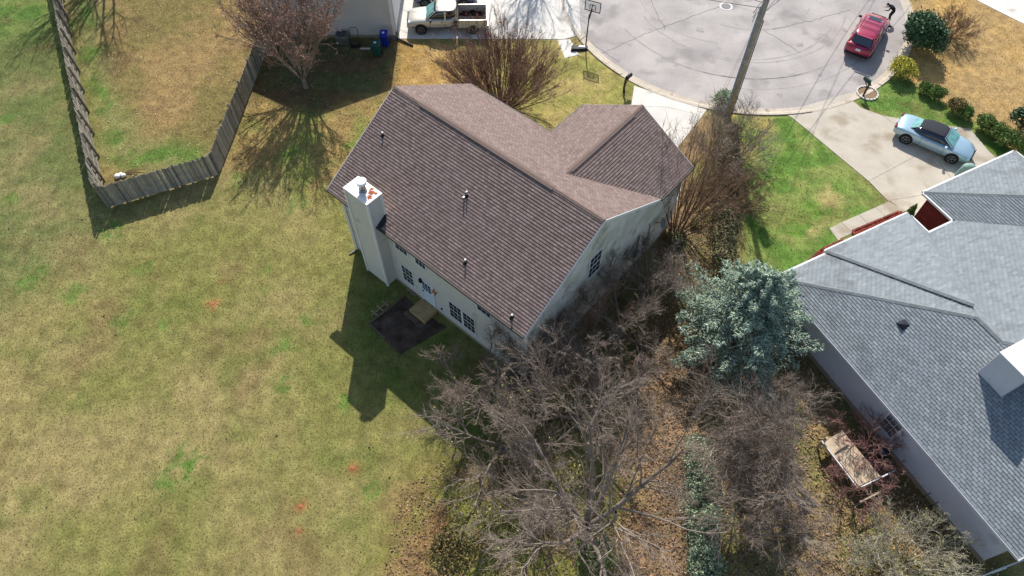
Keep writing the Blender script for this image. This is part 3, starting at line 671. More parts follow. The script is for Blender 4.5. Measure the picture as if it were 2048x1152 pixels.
mb.tube([H(UR, 11.4, 2.3), c - d * .08], .02, 6); mb.build('satellite_dish', 'ac', house)
# garage door & front windows on the front (seen from other viewpoints)
mb = MB(); mb.obox(H(L_ - WB / 2, VF + .02, 1.15), U * 2.4, Vv * .02, Z * 1.1); mb.build('garage_door', 'trim', house)
window(house, H(0, VM, 0), U, Vv, 1.5, .9, 2.6, 2.3); window(house, H(0, VM, 0), U, Vv, 1.5, 3.6, 2.6, 4.8)
HARD.append([tuple(H(*p)[:2]) for p in ((UL - .1, VB - .1), (UR + .1, VB - .1), (UR + .1, VF + .1), (L_ - WB, VF), (L_ - WB, VM), (UL, VM))])
HARD.append([tuple(H(*p)[:2]) for p in ((ch0, cv0), (ch1, cv0), (ch1, .5), (ch0, .5))])

# ---- behind the house: patio bed, stoop, blocks
pt = [g(741, 649), g(803, 707), g(893, 655), g(842, 622), g(812, 594)]
pat = thing('soil_patio', 'dark square bare soil patio bed behind the house, edged with timbers', 'patio', (*np.mean([p[:2] for p in pt], 0), 0))
if area2([(p[0], p[1]) for p in pt]) < 0: pt = pt[::-1]
MB().prism(pt, Z * .035).build('soil', 'patio', pat); HARD.append([tuple(p[:2]) for p in pt])
for a, b in ((g(740, 650), g(771, 679)), (g(772, 680), g(802, 709)), (g(741, 646), g(775, 620)), (g(777, 619), g(810, 592))):
    MB().bar(a + Z * .05, b + Z * .05, .13, .11).build('timber', 'timber', pat, bevel=.015)
st = thing('back_step', 'tan concrete step below the white back door', 'step', H(6.3, VB - .6))
MB().prism([H(5.75, VB - 1.05, 0), H(6.95, VB - 1.05, 0), H(6.95, VB - .04, 0), H(5.75, VB - .04, 0)], Z * .26).build('step_block', 'stoop', st, bevel=.03)
MB().prism([H(5.6, VB - 1.35, 0), H(6.6, VB - 1.35, 0), H(6.6, VB - 1.08, 0), H(5.6, VB - 1.08, 0)], Z * .1).build('step_edge', 'timber', st, bevel=.03)
for k, (x, y, a, lb) in enumerate(((828, 588, .3, 'tan paver lying on soil nearest the door step by the house wall'), (820, 580, .1, 'tan paver lying against the house wall nearest the chimney'))):
    p = g(x, y); mb = MB(); d = U * math.cos(a) + Vv * math.sin(a); e = np.cross(Z, d); mb.obox(p + Z * .06, d * .2, e * .1, Z * .06)
    tag(mb.build('paver', 'block', bevel=.01), lb, 'paver', 'pavers by the back wall')
lat = thing('block_lattice', 'lattice of tan garden blocks on the grass beside the soil patio', 'garden blocks', g(756, 622))
o_ = g(744, 632); ux = nrm(g(770, 610) - o_); vx = np.cross(Z, ux)
for i in range(5): MB().obox(o_ + ux * (.12 + i * .23) + Z * .04, ux * .1, vx * .035, Z * .045).build('block', 'block', lat)
for i in (0, 1, 2):
    for s_ in (-1, 1): MB().obox(o_ + ux * (.2 + i * .4) + vx * s_ * .15 + Z * .04, ux * .035, vx * .1, Z * .045).build('block', 'block', lat)

# ================================================================== RIGHT NEIGHBOUR HOUSE
ne = 2.8
E0, E1_ = G(1644, 662, ne), G(2038, 1118, ne); ND = nrm(E1_ - E0); NN = A3(-ND[1], ND[0], 0)    # along rear eave; NN points to house inside (up-right)
if NN[0] < 0: NN = -NN
# front eave line through (1820,432), direction NN
fp = G(1820, 432, ne)
def N_(a, b, z=ne): return E0 + ND * a + NN * b + Z * (z - ne)      # a along ND, b inside
def ab(P): d = P - E0; return float(d @ ND), float(d @ NN)
a_f, b_f = ab(fp); a_l = a_f
T1 = G(1954, 635, 5.35); aT, bT = ab(T1); sR = (5.35 - ne) / bT; sF = (5.35 - ne) / (aT - a_l)
a_g, b_g = ab(G(1868, 470, ne)); a_h, b_h = ab(G(1846, 386, ne)); a_v, b_v = ab(G(1917, 448, ne)); b_k = ab(G(2031, 304, ne))[1]
b_g = b_f      # inner corner directly along ND from fp
A_END = ab(E1_)[0] - .35; A_R = ab(E1_)[0]; print('A_R', A_R)
nb = thing('house', 'single-storey house with grey shingle hip roof, white gutters and red brick front wall', 'house', N_(5, 6, 0))
# S slope from b_f inwards, chosen so that the hip from the front corner runs to T1
sS = (5.35 - ne) / (b_f - bT)
TL = 1.35                                   # ridge length T1 -> T2
T2a = aT + TL
# M plane: eave a = a_g, slope sF ; hip R/M from T2
def plane_pt(a, b, z): return N_(a, b, z)
zR = lambda b: ne + sR * b
zM = lambda a: ne + sF * (a - a_g)
# shift a_g so M passes ridge end T2 at z 5.35
a_g2 = T2a - (5.35 - ne) / sF
BIG = 17.0; zTop = zR(9.0)
aM9 = a_g2 + (zTop - ne) / sF
tt = .02
def face3(pts):   # world polygon of a roof plane; ex is the horizontal direction in it
    p = [np.asarray(q, float) for q in pts]; ex = nrm(np.cross(Z, np.cross(p[1] - p[0], p[2] - p[0]))); n = nrm(np.cross(p[1] - p[0], p[2] - p[0]))
    if n[2] < 0: n = -n
    ey = np.cross(n, ex)
    if ey[2] < 0: ex = -ex; ey = -ey
    return (p[0] + Z * tt, ex, ey, [((q - p[0]) @ ex, (q - p[0]) @ ey) for q in p])
NF = []
# R rear slope: corner (a_l,0) .. (A_END,0) .. up; upper boundary hip to T1, ridge to T2, hip to top
NF.append([N_(T2a, 0), N_(A_R, 0), N_(A_R, 9, zTop), N_(aM9, 9, zTop), N_(T2a, bT, 5.35)])
NF.append([N_(a_l, 0), N_(T2a, 0), N_(T2a, bT, 5.35), N_(aT, bT, 5.35)])
# F front slope
NF.append([N_(a_l, b_f), N_(a_l, 0), N_(aT, bT, 5.35)])
# S slope facing +NN
NF.append([N_(a_g2, b_f), N_(a_l, b_f), N_(aT, bT, 5.35), N_(T2a, bT, 5.35)])
# M slope facing -ND : eave from inner corner to garage valley corner
b_vv = b_v
NF.append([N_(a_g2, b_vv), N_(a_g2, b_f), N_(T2a, bT, 5.35), N_(aM9, 9, zTop), N_(a_g2 + (zTop - ne) / sF, b_vv + (zTop - ne) / .42, zTop)])
# garage: eave a_h from b_vv to b_k ; G2 slope facing -NN (towards rear), G1 slope facing -ND
sG = .42; hb = (b_k - b_vv) / 2; zG = ne + sG * hb
NF.append([N_(a_h, b_k), N_(a_h, b_vv), N_(a_h + hb, b_vv + hb, zG)])
NF.append([N_(a_h, b_vv), N_(a_g2, b_vv), N_(aM9, b_vv + (zTop - ne) / .42, zTop) if (zTop < zG) else N_(a_g2 + (zG - ne) / sF, b_vv + hb, zG), N_(a_h + hb, b_vv + hb, zG)])
NF.append([N_(A_R, b_k), N_(a_h, b_k), N_(a_h + hb, b_vv + hb, zG), N_(A_R, b_vv + hb, zG)])
dk = MB()
for f_ in NF: slab3(dk, [np.asarray(p) for p in f_], .1)
dk.build('roof', 'deck_grey', nb)
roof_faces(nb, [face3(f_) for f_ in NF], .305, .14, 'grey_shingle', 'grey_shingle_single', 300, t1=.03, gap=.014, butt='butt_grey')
caps(nb, [(N_(a_l, 0, ne + .04), N_(aT, bT, 5.39)), (N_(aT, bT, 5.39), N_(T2a, bT, 5.39)), (N_(T2a, bT, 5.39), N_(aM9, 9, zTop + .04)),
          (N_(a_h, b_vv, ne + .04), N_(a_h + hb, b_vv + hb, zG + .04)), (N_(a_h, b_k, ne + .04), N_(a_h + hb, b_vv + hb, zG + .04)), (N_(a_l, b_f, ne + .04), N_(aT, bT, 5.38)), (N_(a_h + hb, b_vv + hb, zG + .04), N_(A_R, b_vv + hb, zG + .04))], 'cap_grey', 'hip_cap', .26)
# projecting front gable-hip (raised part of the front slope)
f1 = ab(G(1655, 507, ne))[1]; pa, pb = ab(G(1877, 533, 4.9)); 
PF = [[N_(a_l - .18, b_f, ne + .06), N_(a_l - .18, f1, ne + .06), N_(aT - .55, (bT + .45), 5.3)]]
pk = N_(aT - .55, bT + .45, 5.3)
MB().prism([N_(a_l - .18, f1, ne - .1), N_(a_l - .18, f1, ne + .055), pk, pk - Z * .22], NN * .04).build('step_flashing', 'deck_grey', nb)
mb = MB(); add_tiles(mb, tiles(*face3(PF[0]), .305, .14, t1=.018)); stuff(mb.build('shingles', 'grey_shingle', nb)); mb = MB(); slab3(mb, [np.asarray(p) for p in PF[0]], .12); mb.build('roof', 'deck_grey', nb)
caps(nb, [(N_(a_l - .18, f1, ne + .1), pk + Z * .04)], 'cap_grey', 'hip_cap', .26)
# gutters (white)
for a, b in ((N_(a_l - .24, f1, ne - .05), N_(a_l - .24, b_f + .05, ne - .05)), (N_(a_l - .06, 0, ne - .05), N_(a_l - .06, f1, ne - .05)), (N_(a_l, b_f + .06, ne - .05), N_(a_g2, b_f + .06, ne - .05)), (N_(a_g2 - .06, b_f + .12, ne - .05), N_(a_g2 - .06, b_vv, ne - .05)),
             (N_(a_h, b_vv - .06, ne - .05), N_(a_g2, b_vv - .06, ne - .05)), (N_(a_h - .06, b_vv, ne - .05), N_(a_h - .06, b_k, ne - .05)), (N_(a_h, b_k + .06, ne - .05), N_(A_END, b_k + .06, ne - .05))):
    MB().bar(a, b, .13, .12).build('gutter', 'trim', nb)
MB().bar(N_(a_l, -.03, ne - .05), N_(A_R, -.03, ne - .05), .05, .14).build('fascia', 'siding_blue', nb)
mb = MB(); mb.bar(N_(A_R + .03, -.05, ne - .06), N_(A_R + .03, 9, zTop - .06), .05, .18); mb.build('rake_board', 'trim', nb)
# walls
mb = MB(); mb.prism([N_(a_l + .4, .42, 0), N_(A_END, .42, 0), N_(A_END, .42, ne + .1), N_(a_l + .4, .42, ne + .1)], NN * .15); mb.build('wall', 'siding_blue', nb)
lap(nb, N_(a_l + .4, .42, 0), ND, [(0, .3), (A_END - a_l - .4, .3), (A_END - a_l - .4, ne - .06), (0, ne - .06)], 'siding_blue', th=.125, t1=.034)
MB().prism([N_(a_l + .37, .37, 0), N_(A_END + .03, .37, 0), N_(A_END + .03, .6, 0), N_(a_l + .37, .6, 0)], Z * .3).build('foundation', 'foundation', nb)
mb = MB(); mb.prism([N_(a_l + .4, .42, 0), N_(a_l + .4, b_f - .3, 0), N_(a_l + .4, b_f - .3, ne), N_(a_l + .4, .42, ne)], ND * .15)
mb.prism([N_(A_END, .42, 0), N_(A_END, b_k - .3, 0), N_(A_END, b_k - .3, ne), N_(A_END, .42, ne)], -ND * .15)
mb.prism([N_(a_h + .3, b_k - .3, 0), N_(A_END, b_k - .3, 0), N_(A_END, b_k - .3, ne), N_(a_h + .3, b_k - .3, ne)], -NN * .15)
mb.prism([N_(A_END, .42, ne - .1), N_(A_END, 9, ne - .1), N_(A_END, 9, zTop - .15)], -ND * .15)
mb.build('wall', 'siding_blue', nb)
bw = MB(); bw.prism([N_(a_h + .25, b_vv + .3, 0), N_(a_g2 + .6, b_vv + .3, 0), N_(a_g2 + .6, b_vv + .3, ne), N_(a_h + .25, b_vv + .3, ne)][::-1], NN * .15)
bw.prism([N_(a_l + .45, b_f - .3, 0), N_(a_g2 + .6, b_f - .3, 0), N_(a_g2 + .6, b_f - .3, ne), N_(a_l + .45, b_f - .3, ne)], -NN * .15)
bw.prism([N_(a_g2 + .45, b_f - .3, 0), N_(a_g2 + .45, b_vv + .4, 0), N_(a_g2 + .45, b_vv + .4, ne), N_(a_g2 + .45, b_f - .3, ne)], ND * .15)
bw.build('brick_wall', 'mortar', nb)
mb = MB(); add_tiles(mb, tiles(N_(a_h + .25, b_vv + .3, 0), ND, Z, [(0, 0), (a_g2 - a_h + .3, 0), (a_g2 - a_h + .3, ne - .05), (0, ne - .05)], .21, .075, gap=.012, t0=.01, t1=.012, stag=.5))
stuff(mb.build('bricks', 'brick', nb))
mb = MB(); mb.obox(N_(a_h + .3, (b_vv + b_k) / 2, 1.15), ND * .03, NN * 2.3, Z * 1.1); mb.build('garage_door', 'trim', nb)
HARD.append([tuple(N_(*p)[:2]) for p in ((a_l + .3, .3), (A_END + .1, .3), (A_END + .1, b_k), (a_h + .3, b_k), (a_h + .3, b_vv + .3), (a_g2, b_vv), (a_g2, b_f), (a_l + .3, b_f - .2))])
# sliding window at (1757..1812, 825..875)
wn_ = -NN; wo2 = N_(0, .42, 0)
def onwall(x, y): P = PL(x, y, wo2, NN); d = P - wo2; return float(d @ ND), float(P[2])
wa = [onwall(*p) for p in ((1757, 848), (1789, 823), (1812, 851), (1781, 876))]
x0 = min(p[0] for p in wa) + .05; x1 = max(p[0] for p in wa) - .05
window(nb, wo2, ND, -NN, 4.64, .9, 5.42, 2.3, cols=3, rows=2, double=True)
# roof vent (dark) and chimney
n_R = nrm(np.cross(ND, NN * 1 + Z * sR)); n_R = n_R if n_R[2] > 0 else -n_R
p = PL(1798, 655, N_(0, 0, ne), n_R)
mb = MB(); mb.add([p + ND * -.28, p + ND * .28, p + NN * .45 + Z * .12 * 1, p + Z * .3, p + NN * .4 + Z * (.4 * sR + .02) - ND * .2, p + NN * .4 + Z * (.4 * sR + .02) + ND * .2], [(0, 1, 3), (1, 5, 3), (0, 3, 4), (3, 5, 4)])
mb.build('roof_vent', 'flashing', nb)
cc0 = PL(1955, 745, N_(0, 0, ne), n_R); ca, cb = ab(cc0)
czt = min(np.arange(cc0[2] + .3, cc0[2] + 4, .02), key=lambda z_: abs(((lambda d_: 1024 + F * (d_ @ _r2) / (d_ @ _fw))(A3(cc0[0], cc0[1], z_) - CP)) - 2002))
top = [G(2003, 681, czt), G(1957, 748, czt)]
k0_, kb_ = ab(G(1992, 782, czt - .02)); cw, cdp = 1.3, 1.5
chn = MB(); cbase = [N_(ca, cb, 3), N_(ca + cw, cb, 3), N_(ca + cw, cb + cdp, 3), N_(ca, cb + cdp, 3)]
chn.prism(cbase, Z * (czt - 3)); chn = chn.build('chimney', 'siding_blue', nb)
mb = MB()
for o_, ex_, w__ in ((N_(ca, cb, 0), ND, cw), (N_(ca, cb + cdp, 0), -NN, cdp), (N_(ca + cw, cb, 0), NN, cdp)):
    add_tiles(mb, tiles(o_, ex_, Z, [(0, 3), (w__, 3), (w__, czt - .03), (0, czt - .03)], 40, .1, gap=0, t0=.004, t1=.02, stag=0))
stuff(sub(mb.build('siding_boards', 'siding_blue'), chn))
mb = MB(); mb.prism([N_(ca - .06, cb - .06, czt), N_(ca + cw + .06, cb - .06, czt), N_(ca + cw + .06, cb + cdp + .06, czt), N_(ca - .06, cb + cdp + .06, czt)], Z * .06); sub(mb.build('chimney_cap', 'trim'), chn)
fl = N_(ca + cw / 2, cb + cdp / 2, czt + .06); mb = MB(); mb.tube([fl, fl + Z * .35], .14, 18); mb.tube([fl + Z * .35, fl + Z * .5], .22, 18); sub(mb.build('flue', 'metal'), chn)
# small wall fittings low on the rear siding
for x, y in ((1862, 985), (1878, 1003)):
    P = PL(x, y, wo2, NN); mb = MB(); mb.tube([P - NN * .02, P - NN * .22 + Z * .12, P - NN * .3 - Z * .05, P - NN * .3 - Z * .5], .02, 6); mb.build('hose_bib', 'black', nb)
# corner downspout, bottom right of picture
gt = G(1985, 1140, 0); t = thing('rail_fence', 'short white rail fence at the rear end corner of the grey-roofed house', 'fence', gt)
for z_ in (.45, .95): MB().bar(G(1955, 1156, z_), G(2052, 1118, z_), .05, .07).build('rail', 'trim', t)
for x_, y_ in ((1960, 1154), (2008, 1136)): q_ = G(x_, y_, .95); MB().box(q_[0] - .04, q_[1] - .04, 0, q_[0] + .04, q_[1] + .04, 1.05).build('post', 'trim', t)
# ---- mulch beds with brick edging, shrubs & flag
def bed(name, label, pts, edge, grp):
    r_ = thing(name, label, 'flower bed', (*np.mean([p[:2] for p in pts], 0), 0), group=grp)
    P = [A3(p[0], p[1], .0) for p in pts]
    if area2([(p[0], p[1]) for p in P]) < 0: P = P[::-1]
    MB().prism(P, Z * .05).build('soil', 'mulch', r_); HARD.append([tuple(p[:2]) for p in P])
    P2 = np.array([p[:2] for p in P]); lo, hi = P2.min(0), P2.max(0); mb = MB(); n = 0
    while n < int(len(P) * 150):
        x, y = RG.uniform(lo, hi)
        if not inside(np.array([x]), np.array([y]), P)[0]: n += .3; continue
        c = A3(x, y, .06); d = RG.normal(0, .05, 3); d[2] *= .3; e = nrm(np.cross(d, Z)) * .025; mb.add([c - d - e, c + d - e, c + d + e, c - d + e], [(0, 1, 2, 3)]); n += 1
    stuff(mb.build('mulch', 'mulch', r_))
    me = None
    for a, b in edge:
        a = np.asarray(a); b = np.asarray(b); n = max(1, int(np.linalg.norm(b - a) / .23)); d = nrm(b - a)
        for i in range(n):
            c = a + d * (.11 + i * .23)
            if me is None: q = MB().box(-.1, -.055, 0, .1, .055, .11).build('brick', 'edging', r_); me = q.data
            else: q = link('brick', me, None, r_)
            q.location = Vector(c) - Vector(r_['_w']) ; q.location.z = random.uniform(-.01, .02); q.rotation_euler = (0, 0, math.atan2(d[1], d[0]) + random.uniform(-.12, .12))
bed('mulch_bed', 'long red mulch bed with brick edging between walkway and grey-roofed house', [g(1704, 463), g(1800, 423), g(1812, 426), g(1806, 452), g(1720, 500)], [(g(1704, 463), g(1800, 423)), (g(1704, 465), g(1718, 488))], 'red mulch beds along the brick house')
bed('mulch_bed', 'narrow red mulch bed beside the lawn where the striped flag hangs', [g(1592, 546), g(1618, 520), g(1640, 500), g(1686, 480), g(1694, 500), g(1650, 540), g(1600, 565)], [(g(1594, 545), g(1620, 520)), (g(1620, 520), g(1640, 501)), (g(1640, 501), g(1686, 480))], 'red mulch beds along the brick house')
fp0 = g(1652, 524) ; t = thing('garden_flag', 'small striped red, white and blue flag standing in the mulch bed', 'flag', fp0)
MB().tube([fp0, fp0 + Z * 1.3], .015, 6).build('pole', 'black', t)
o_ = fp0 + Z * 1.1; fx = nrm(A3(-1, -.25, 0)); fy = nrm(A3(-.1, -.55, -.8))
for i in range(7):
    MB().prism([o_ + fy * (.1 * i), o_ + fx * .62 + fy * (.1 * i + .05), o_ + fx * .62 + fy * (.1 * i + .148), o_ + fy * (.1 * i + .098)], np.cross(fx, fy) * .006).build('stripe', 'flag_red' if i % 2 else 'flag_white', t)
MB().prism([o_ + fy * .0, o_ + fx * .26 + fy * .02, o_ + fx * .26 + fy * .36, o_ + fy * .34], np.cross(fx, fy) * .012).build('canton', 'flag_blue', t)

# ================================================================== LEFT NEIGHBOUR HOUSE
lh = thing('house', 'two-storey neighbour house with grey siding at the top edge behind the bins', 'house', (-13.1, 47, 0))
lx0, lx1, ly0, ly1 = -17.6, -8.55, 43.2, 56.0; lxm = (lx0 + lx1) / 2; le, lr = 4.9, 7.2
mb = MB(); mb.prism([(lx0, ly0, 0), (lx1, ly0, 0), (lx1, ly0, le), (lxm, ly0, lr - .1), (lx0, ly0, le)], (0, .15, 0))
mb.prism([(lx1, ly0 + .16, 0), (lx1, ly1, 0), (lx1, ly1, le), (lx1, ly0 + .16, le)], (-.15, 0, 0)); mb.prism([(lx0, ly1, 0), (lx0, ly0 + .16, 0), (lx0, ly0 + .16, le), (lx0, ly1, le)], (.15, 0, 0))
mb.build('wall', 'siding_left', lh)
lap(lh, A3(lx0, ly0, 0), A3(1, 0, 0), [(0, .2), (lx1 - lx0, .2), (lx1 - lx0, le), ((lx1 - lx0) / 2, lr - .15), (0, le)], 'siding_left', th=.11)
MB().box(lx0, ly0 - .05, 0, lx1 + .02, ly0 + .1, .2).build('foundation', 'foundation', lh)
MB().box(lx1 - .1, ly0 - .05, .2, lx1 + .06, ly0 + .08, le).build('corner_trim', 'trim', lh)
mb = MB(); mb.bar((lx1 + .12, ly0 + .25, .3), (lx1 + .12, ly0 + .25, le), .08, .1, up=(1, 0, 0)); mb.build('downspout', 'trim', lh)
slh = (lr - le) / ((lx1 - lx0) / 2); 
for sx, lab in ((1, 0), (-1, 1)):
    ex = A3(0, sx, 0); ey = nrm(A3(-sx, 0, slh)); o_ = A3(lxm + sx * ((lx1 - lx0) / 2 + .35), ly0 - .3 if sx > 0 else ly1, le - .35 * slh + .05); n = math.hypot((lx1 - lx0) / 2 + .35, lr - le + .35 * slh)
    pl = [(0, 0), (ly1 - ly0 + .3, 0), (ly1 - ly0 + .3, n), (0, n)]; mb = MB(); slab3(mb, [o_ + ex * x + ey * y for x, y in pl], .12); mb.build('roof', 'deck_dark', lh)
    mb = MB(); add_tiles(mb, tiles(o_ + Z * .02, ex, ey, pl, .3, .15)); stuff(mb.build('shingles', 'shingle', lh))
mb = MB(); mb.box(lx1 + .01, 44.2, .1, lx1 + .06, 49.3, 2.3); mb.build('garage_door', 'trim', lh)
MB().box(lx1 + .01, 43.75, .05, lx1 + .07, 44.2, 2.45).build('door_frame', 'door_white', lh)
HARD.append([(lx0, ly0), (lx1, ly0), (lx1, ly1), (lx0, ly1)])
# bins, AC, ladder, pavers
def bin_(name, loc, rz, m, label):
    t = thing(name, label, 'bin', loc, rz, world=False, group='wheeled bins by the grey wall'); mb = MB()
    mb.box8([(-.22, -.26, .06), (.22, -.26, .06), (.22, .22, .06), (-.22, .22, .06), (-.28, -.33, .95), (.28, -.33, .95), (.28, .3, .95), (-.28, .3, .95)]); mb.build('body', m, t, bevel=.03)
    mb = MB(); mb.box8([(-.31, -.38, .95), (.31, -.38, .95), (.31, .36, .95), (-.31, .36, .95), (-.25, -.3, 1.06), (.25, -.3, 1.06), (.25, .3, 1.1), (-.25, .3, 1.1)]); mb.build('lid', m, t, bevel=.03)
    MB().tube([(-.25, .37, .98), (.25, .37, .98)], .02, 8).build('handle', m, t)
    for s_ in (-1, 1): MB().disc((s_ * .26, .25, .12), (s_, 0, 0), .12, .05, 16).build('wheel', 'rubber', t)
    MB().box(-.12, -.12, 1.085, .06, .05, 1.1).build('label_plate', 'sticker', t)
    return t
p = g(771, 95); bin_('wheeled_bin', (p[0], p[1] + .25, 0), .05, 'bin_blue', 'blue wheeled bin standing against the grey siding corner')
p = g(755, 115); bin_('wheeled_bin', (p[0], p[1] + .25, 0), -.1, 'bin_green', 'dark green wheeled bin standing in front of the blue bin')
p = g(685, 92); t = thing('air_conditioner', 'grey outdoor air conditioner unit beside the neighbour house wall', 'air conditioner', (p[0], p[1] + .4, 0))
MB().box(p[0] - .42, p[1], .05, p[0] + .42, p[1] + .8, .7).build('cabinet', 'ac', t, bevel=.04)
mb = MB()
for r_ in (.12, .2, .28, .36): mb.tube([(p[0] + r_ * math.cos(a), p[1] + .4 + r_ * math.sin(a), .72) for a in np.linspace(0, 2 * math.pi, 17)], .01, 4, cap=False)
mb.build('grille', 'black', t)
for k in range(12): MB().box(p[0] - .4 + k * .07, p[1] - .012, .12, p[0] - .38 + k * .07, p[1] - .001, .62).build('fin', 'rubber', t)
p = g(711, 92); t = thing('hand_cart', 'thin black hand cart frame leaning on the grey siding', 'cart', p)
MB().tube([p + A3(-.28, 0, .1), p + A3(-.3, .35, 1.15), p + A3(-.2, .38, 1.25), p + A3(.2, .38, 1.25), p + A3(.3, .35, 1.15), p + A3(.28, 0, .1)], .022, 6).build('frame', 'black', t)
MB().box(p[0] - .3, p[1] - .25, .03, p[0] + .3, p[1] + .05, .08).build('base', 'rubber', t)
for s_ in (-1, 1): MB().disc((p[0] + s_ * .3, p[1], .12), (1, 0, 0), .12, .05, 14).build('wheel', 'rubber', t)
p = g(731, 98); tag(MB().box(p[0] - .35, p[1] - .05, 0, p[0] + .35, p[1] + .08, .06).build('concrete_strip', 'slab_white', bevel=.01), 'pale concrete strip on the ground behind the green bin', 'paver')
a, b = g(792, 78), g(826, 93); t = thing('downspout_extension', 'black drain pipe lying from the house corner to the straw lawn', 'drain pipe', (a + b) / 2)
MB().tube([a + Z * .12, lerp(a, b, .5) + Z * .1, b + Z * .07], .07, 10).build('pipe', 'black', t); MB().obox(a + Z * .08, A3(.25, 0, 0), A3(0, .12, 0), Z * .07).build('splash_block', 'ac', t)

# ================================================================== FENCES
def fence(label, a, b, outside, hgt=1.72, pk=.14):
    """pickets on the 'outside' side, rails and posts on the other"""
    a = np.asarray(a, float); b = np.asarray(b, float); d = nrm(b - a); n = np.cross(Z, d) * outside; Ln = np.linalg.norm(b - a)
    r_ = thing('fence', label, 'fence', (a + b) / 2, group='weathered wooden privacy fences'); base = Vector(r_['_w'])
    cnt = int(Ln / (pk + .007)); mes = []
    for v in range(4):
        hh = hgt + random.uniform(-.04, .04); m_ = MB(); m_.box8([(-pk / 2, -.009, .02), (pk / 2, -.009, .02), (pk / 2, .009, .02), (-pk / 2, .009, .02), (-pk / 2, -.009, hh - .04), (pk / 2, -.009, hh - .04), (pk / 2, .009, hh - .04), (-pk / 2, .009, hh - .04)])
        m_.add([(-pk / 2, -.009, hh - .04), (pk / 2, -.009, hh - .04), (pk / 4, -.009, hh), (-pk / 4, -.009, hh), (-pk / 2, .009, hh - .04), (pk / 2, .009, hh - .04), (pk / 4, .009, hh), (-pk / 4, .009, hh)], [(0, 1, 2, 3), (7, 6, 5, 4), (1, 5, 6, 2), (0, 3, 7, 4), (3, 2, 6, 7)])
        me = bpy.data.meshes.new('picket'); me.from_pydata(m_.v, [], m_.f); me.update(); me.materials.append(M['fence']); mes.append(me)
    az = math.atan2(d[1], d[0])
    for i in range(cnt):
        q = link('picket', mes[i % 4 if random.random() < .5 else random.randrange(4)], None, r_); p = a + d * (pk / 2 + i * (Ln / cnt)) + n * (.02 + random.uniform(0, .012))
        q.location = Vector(p) - base; q.location.z = random.uniform(-.04, .05); q.rotation_euler = (random.gauss(0, .008), random.gauss(0, .004) + (.02 if random.random() < .06 else 0), az + random.gauss(0, .03))
    for z in (.3, .9, 1.5):
        m_ = int(Ln / 2.4) + 1
        for k in range(m_):
            p0 = a + d * (Ln * k / m_ + .01); p1 = a + d * (Ln * (k + 1) / m_ - .01)
            MB().bar(p0 + Z * (z + random.uniform(-.03, .03)) - n * .025, p1 + Z * (z + random.uniform(-.03, .03)) - n * .025, .04, .09).build('rail', 'fence_rail', r_)
    m_ = int(Ln / 2.4) + 1
    for k in range(m_ + 1):
        p0 = a + d * (Ln * k / m_) - n * .1; MB().box(p0[0] - .05, p0[1] - .05, 0, p0[0] + .05, p0[1] + .05, hgt + .02).build('post', 'fence_rail', r_)
FA, FB, FC, FD = g(217, 415), g(437, 350), g(524, 125), g(560, 40)
FL = g(129, 17); FL = FA + (FL - FA) * 1.25
fence('long grey fence run on the far left, seen from its rail side', FL, FA, -1, hgt=2.1)
fence('short low-side picket fence run casting a dark shadow onto the open lawn', FA, FB, -1)
fence('slanting grey picket fence run leading up to the pink budding tree', FB, FC + (FC - FB) * .25, -1)
p = g(222, 372); t = thing('rubbish_pile', 'pile of white bags and sticks inside the fence corner', 'rubbish', p + A3(0, .6, 0)); p = p + A3(.2, .7, 0)
for i, (dx, dy, s_) in enumerate(((0, 0, .2), (.35, .08, .17), (.15, .2, .14))):
    mb = MB(); c = p + A3(dx, dy, s_ * .6); n = 8
    vs = [c + s_ * A3(math.cos(a) * math.cos(b_) * random.uniform(.8, 1.2), math.sin(a) * math.cos(b_) * random.uniform(.8, 1.2), math.sin(b_) * .7) for b_ in (-1, -.3, .4, 1.1) for a in np.arange(n) * 2 * math.pi / n]
    mb.add(vs, [(r_ * n + k, r_ * n + (k + 1) % n, (r_ + 1) * n + (k + 1) % n, (r_ + 1) * n + k) for r_ in range(3) for k in range(n)] + [tuple(range(3 * n, 4 * n))]); mb.build('bag', 'white_plastic', t, smooth=True)
for k in range(5):
    a = p + A3(random.uniform(-.2, .6), random.uniform(.1, .5), .08); MB().tube([a, a + A3(random.uniform(.6, 1.3), random.uniform(-.1, .2), .05)], .018, 5).build('stick', 'bark_brown', t)

# ================================================================== UTILITY POLE
pb_ = A3(14.2, 35.04, 0); t = thing('utility_pole', 'tall wooden utility pole with blue conduit and transformer by the kerb', 'utility pole', pb_)
MB().tube([pb_, pb_ + Z * 5, pb_ + Z * 12], [.2, .18, .15], 14).build('pole', 'pole_wood', t, smooth=True)
MB().tube([pb_ + A3(-.26, -.12, 0), pb_ + A3(-.24, -.1, 8.2)], .045, 8).build('conduit', 'conduit', t)
MB().tube([pb_ + A3(.2, -.14, 0), pb_ + A3(.18, -.12, 7.3)], .03, 8).build('conduit', 'wire', t)
mb = MB()
for z in (.8, 2.4, 4, 5.6, 7.2): mb.bar(pb_ + A3(-.27, -.12, z), pb_ + A3(.2, -.14, z), .03, .05)
mb.build('bracket', 'metal', t)
tc = pb_ + A3(.55, .05, 8.6); MB().tube([tc, tc + Z * .06, tc + Z * .9, tc + Z * .98], [.2, .27, .27, .2], 18).build('transformer', 'transformer', t, smooth=False)
MB().bar(pb_ + A3(0, 0, 9), tc + Z * .4, .08, .08).build('transformer_bracket', 'metal', t)
def cable(pts, sag, r_=.018, n=14):
    a, b = map(np.asarray, pts); return [lerp(a, b, s_) - Z * sag * 4 * s_ * (1 - s_) for s_ in np.linspace(0, 1, n)]
mb = MB()
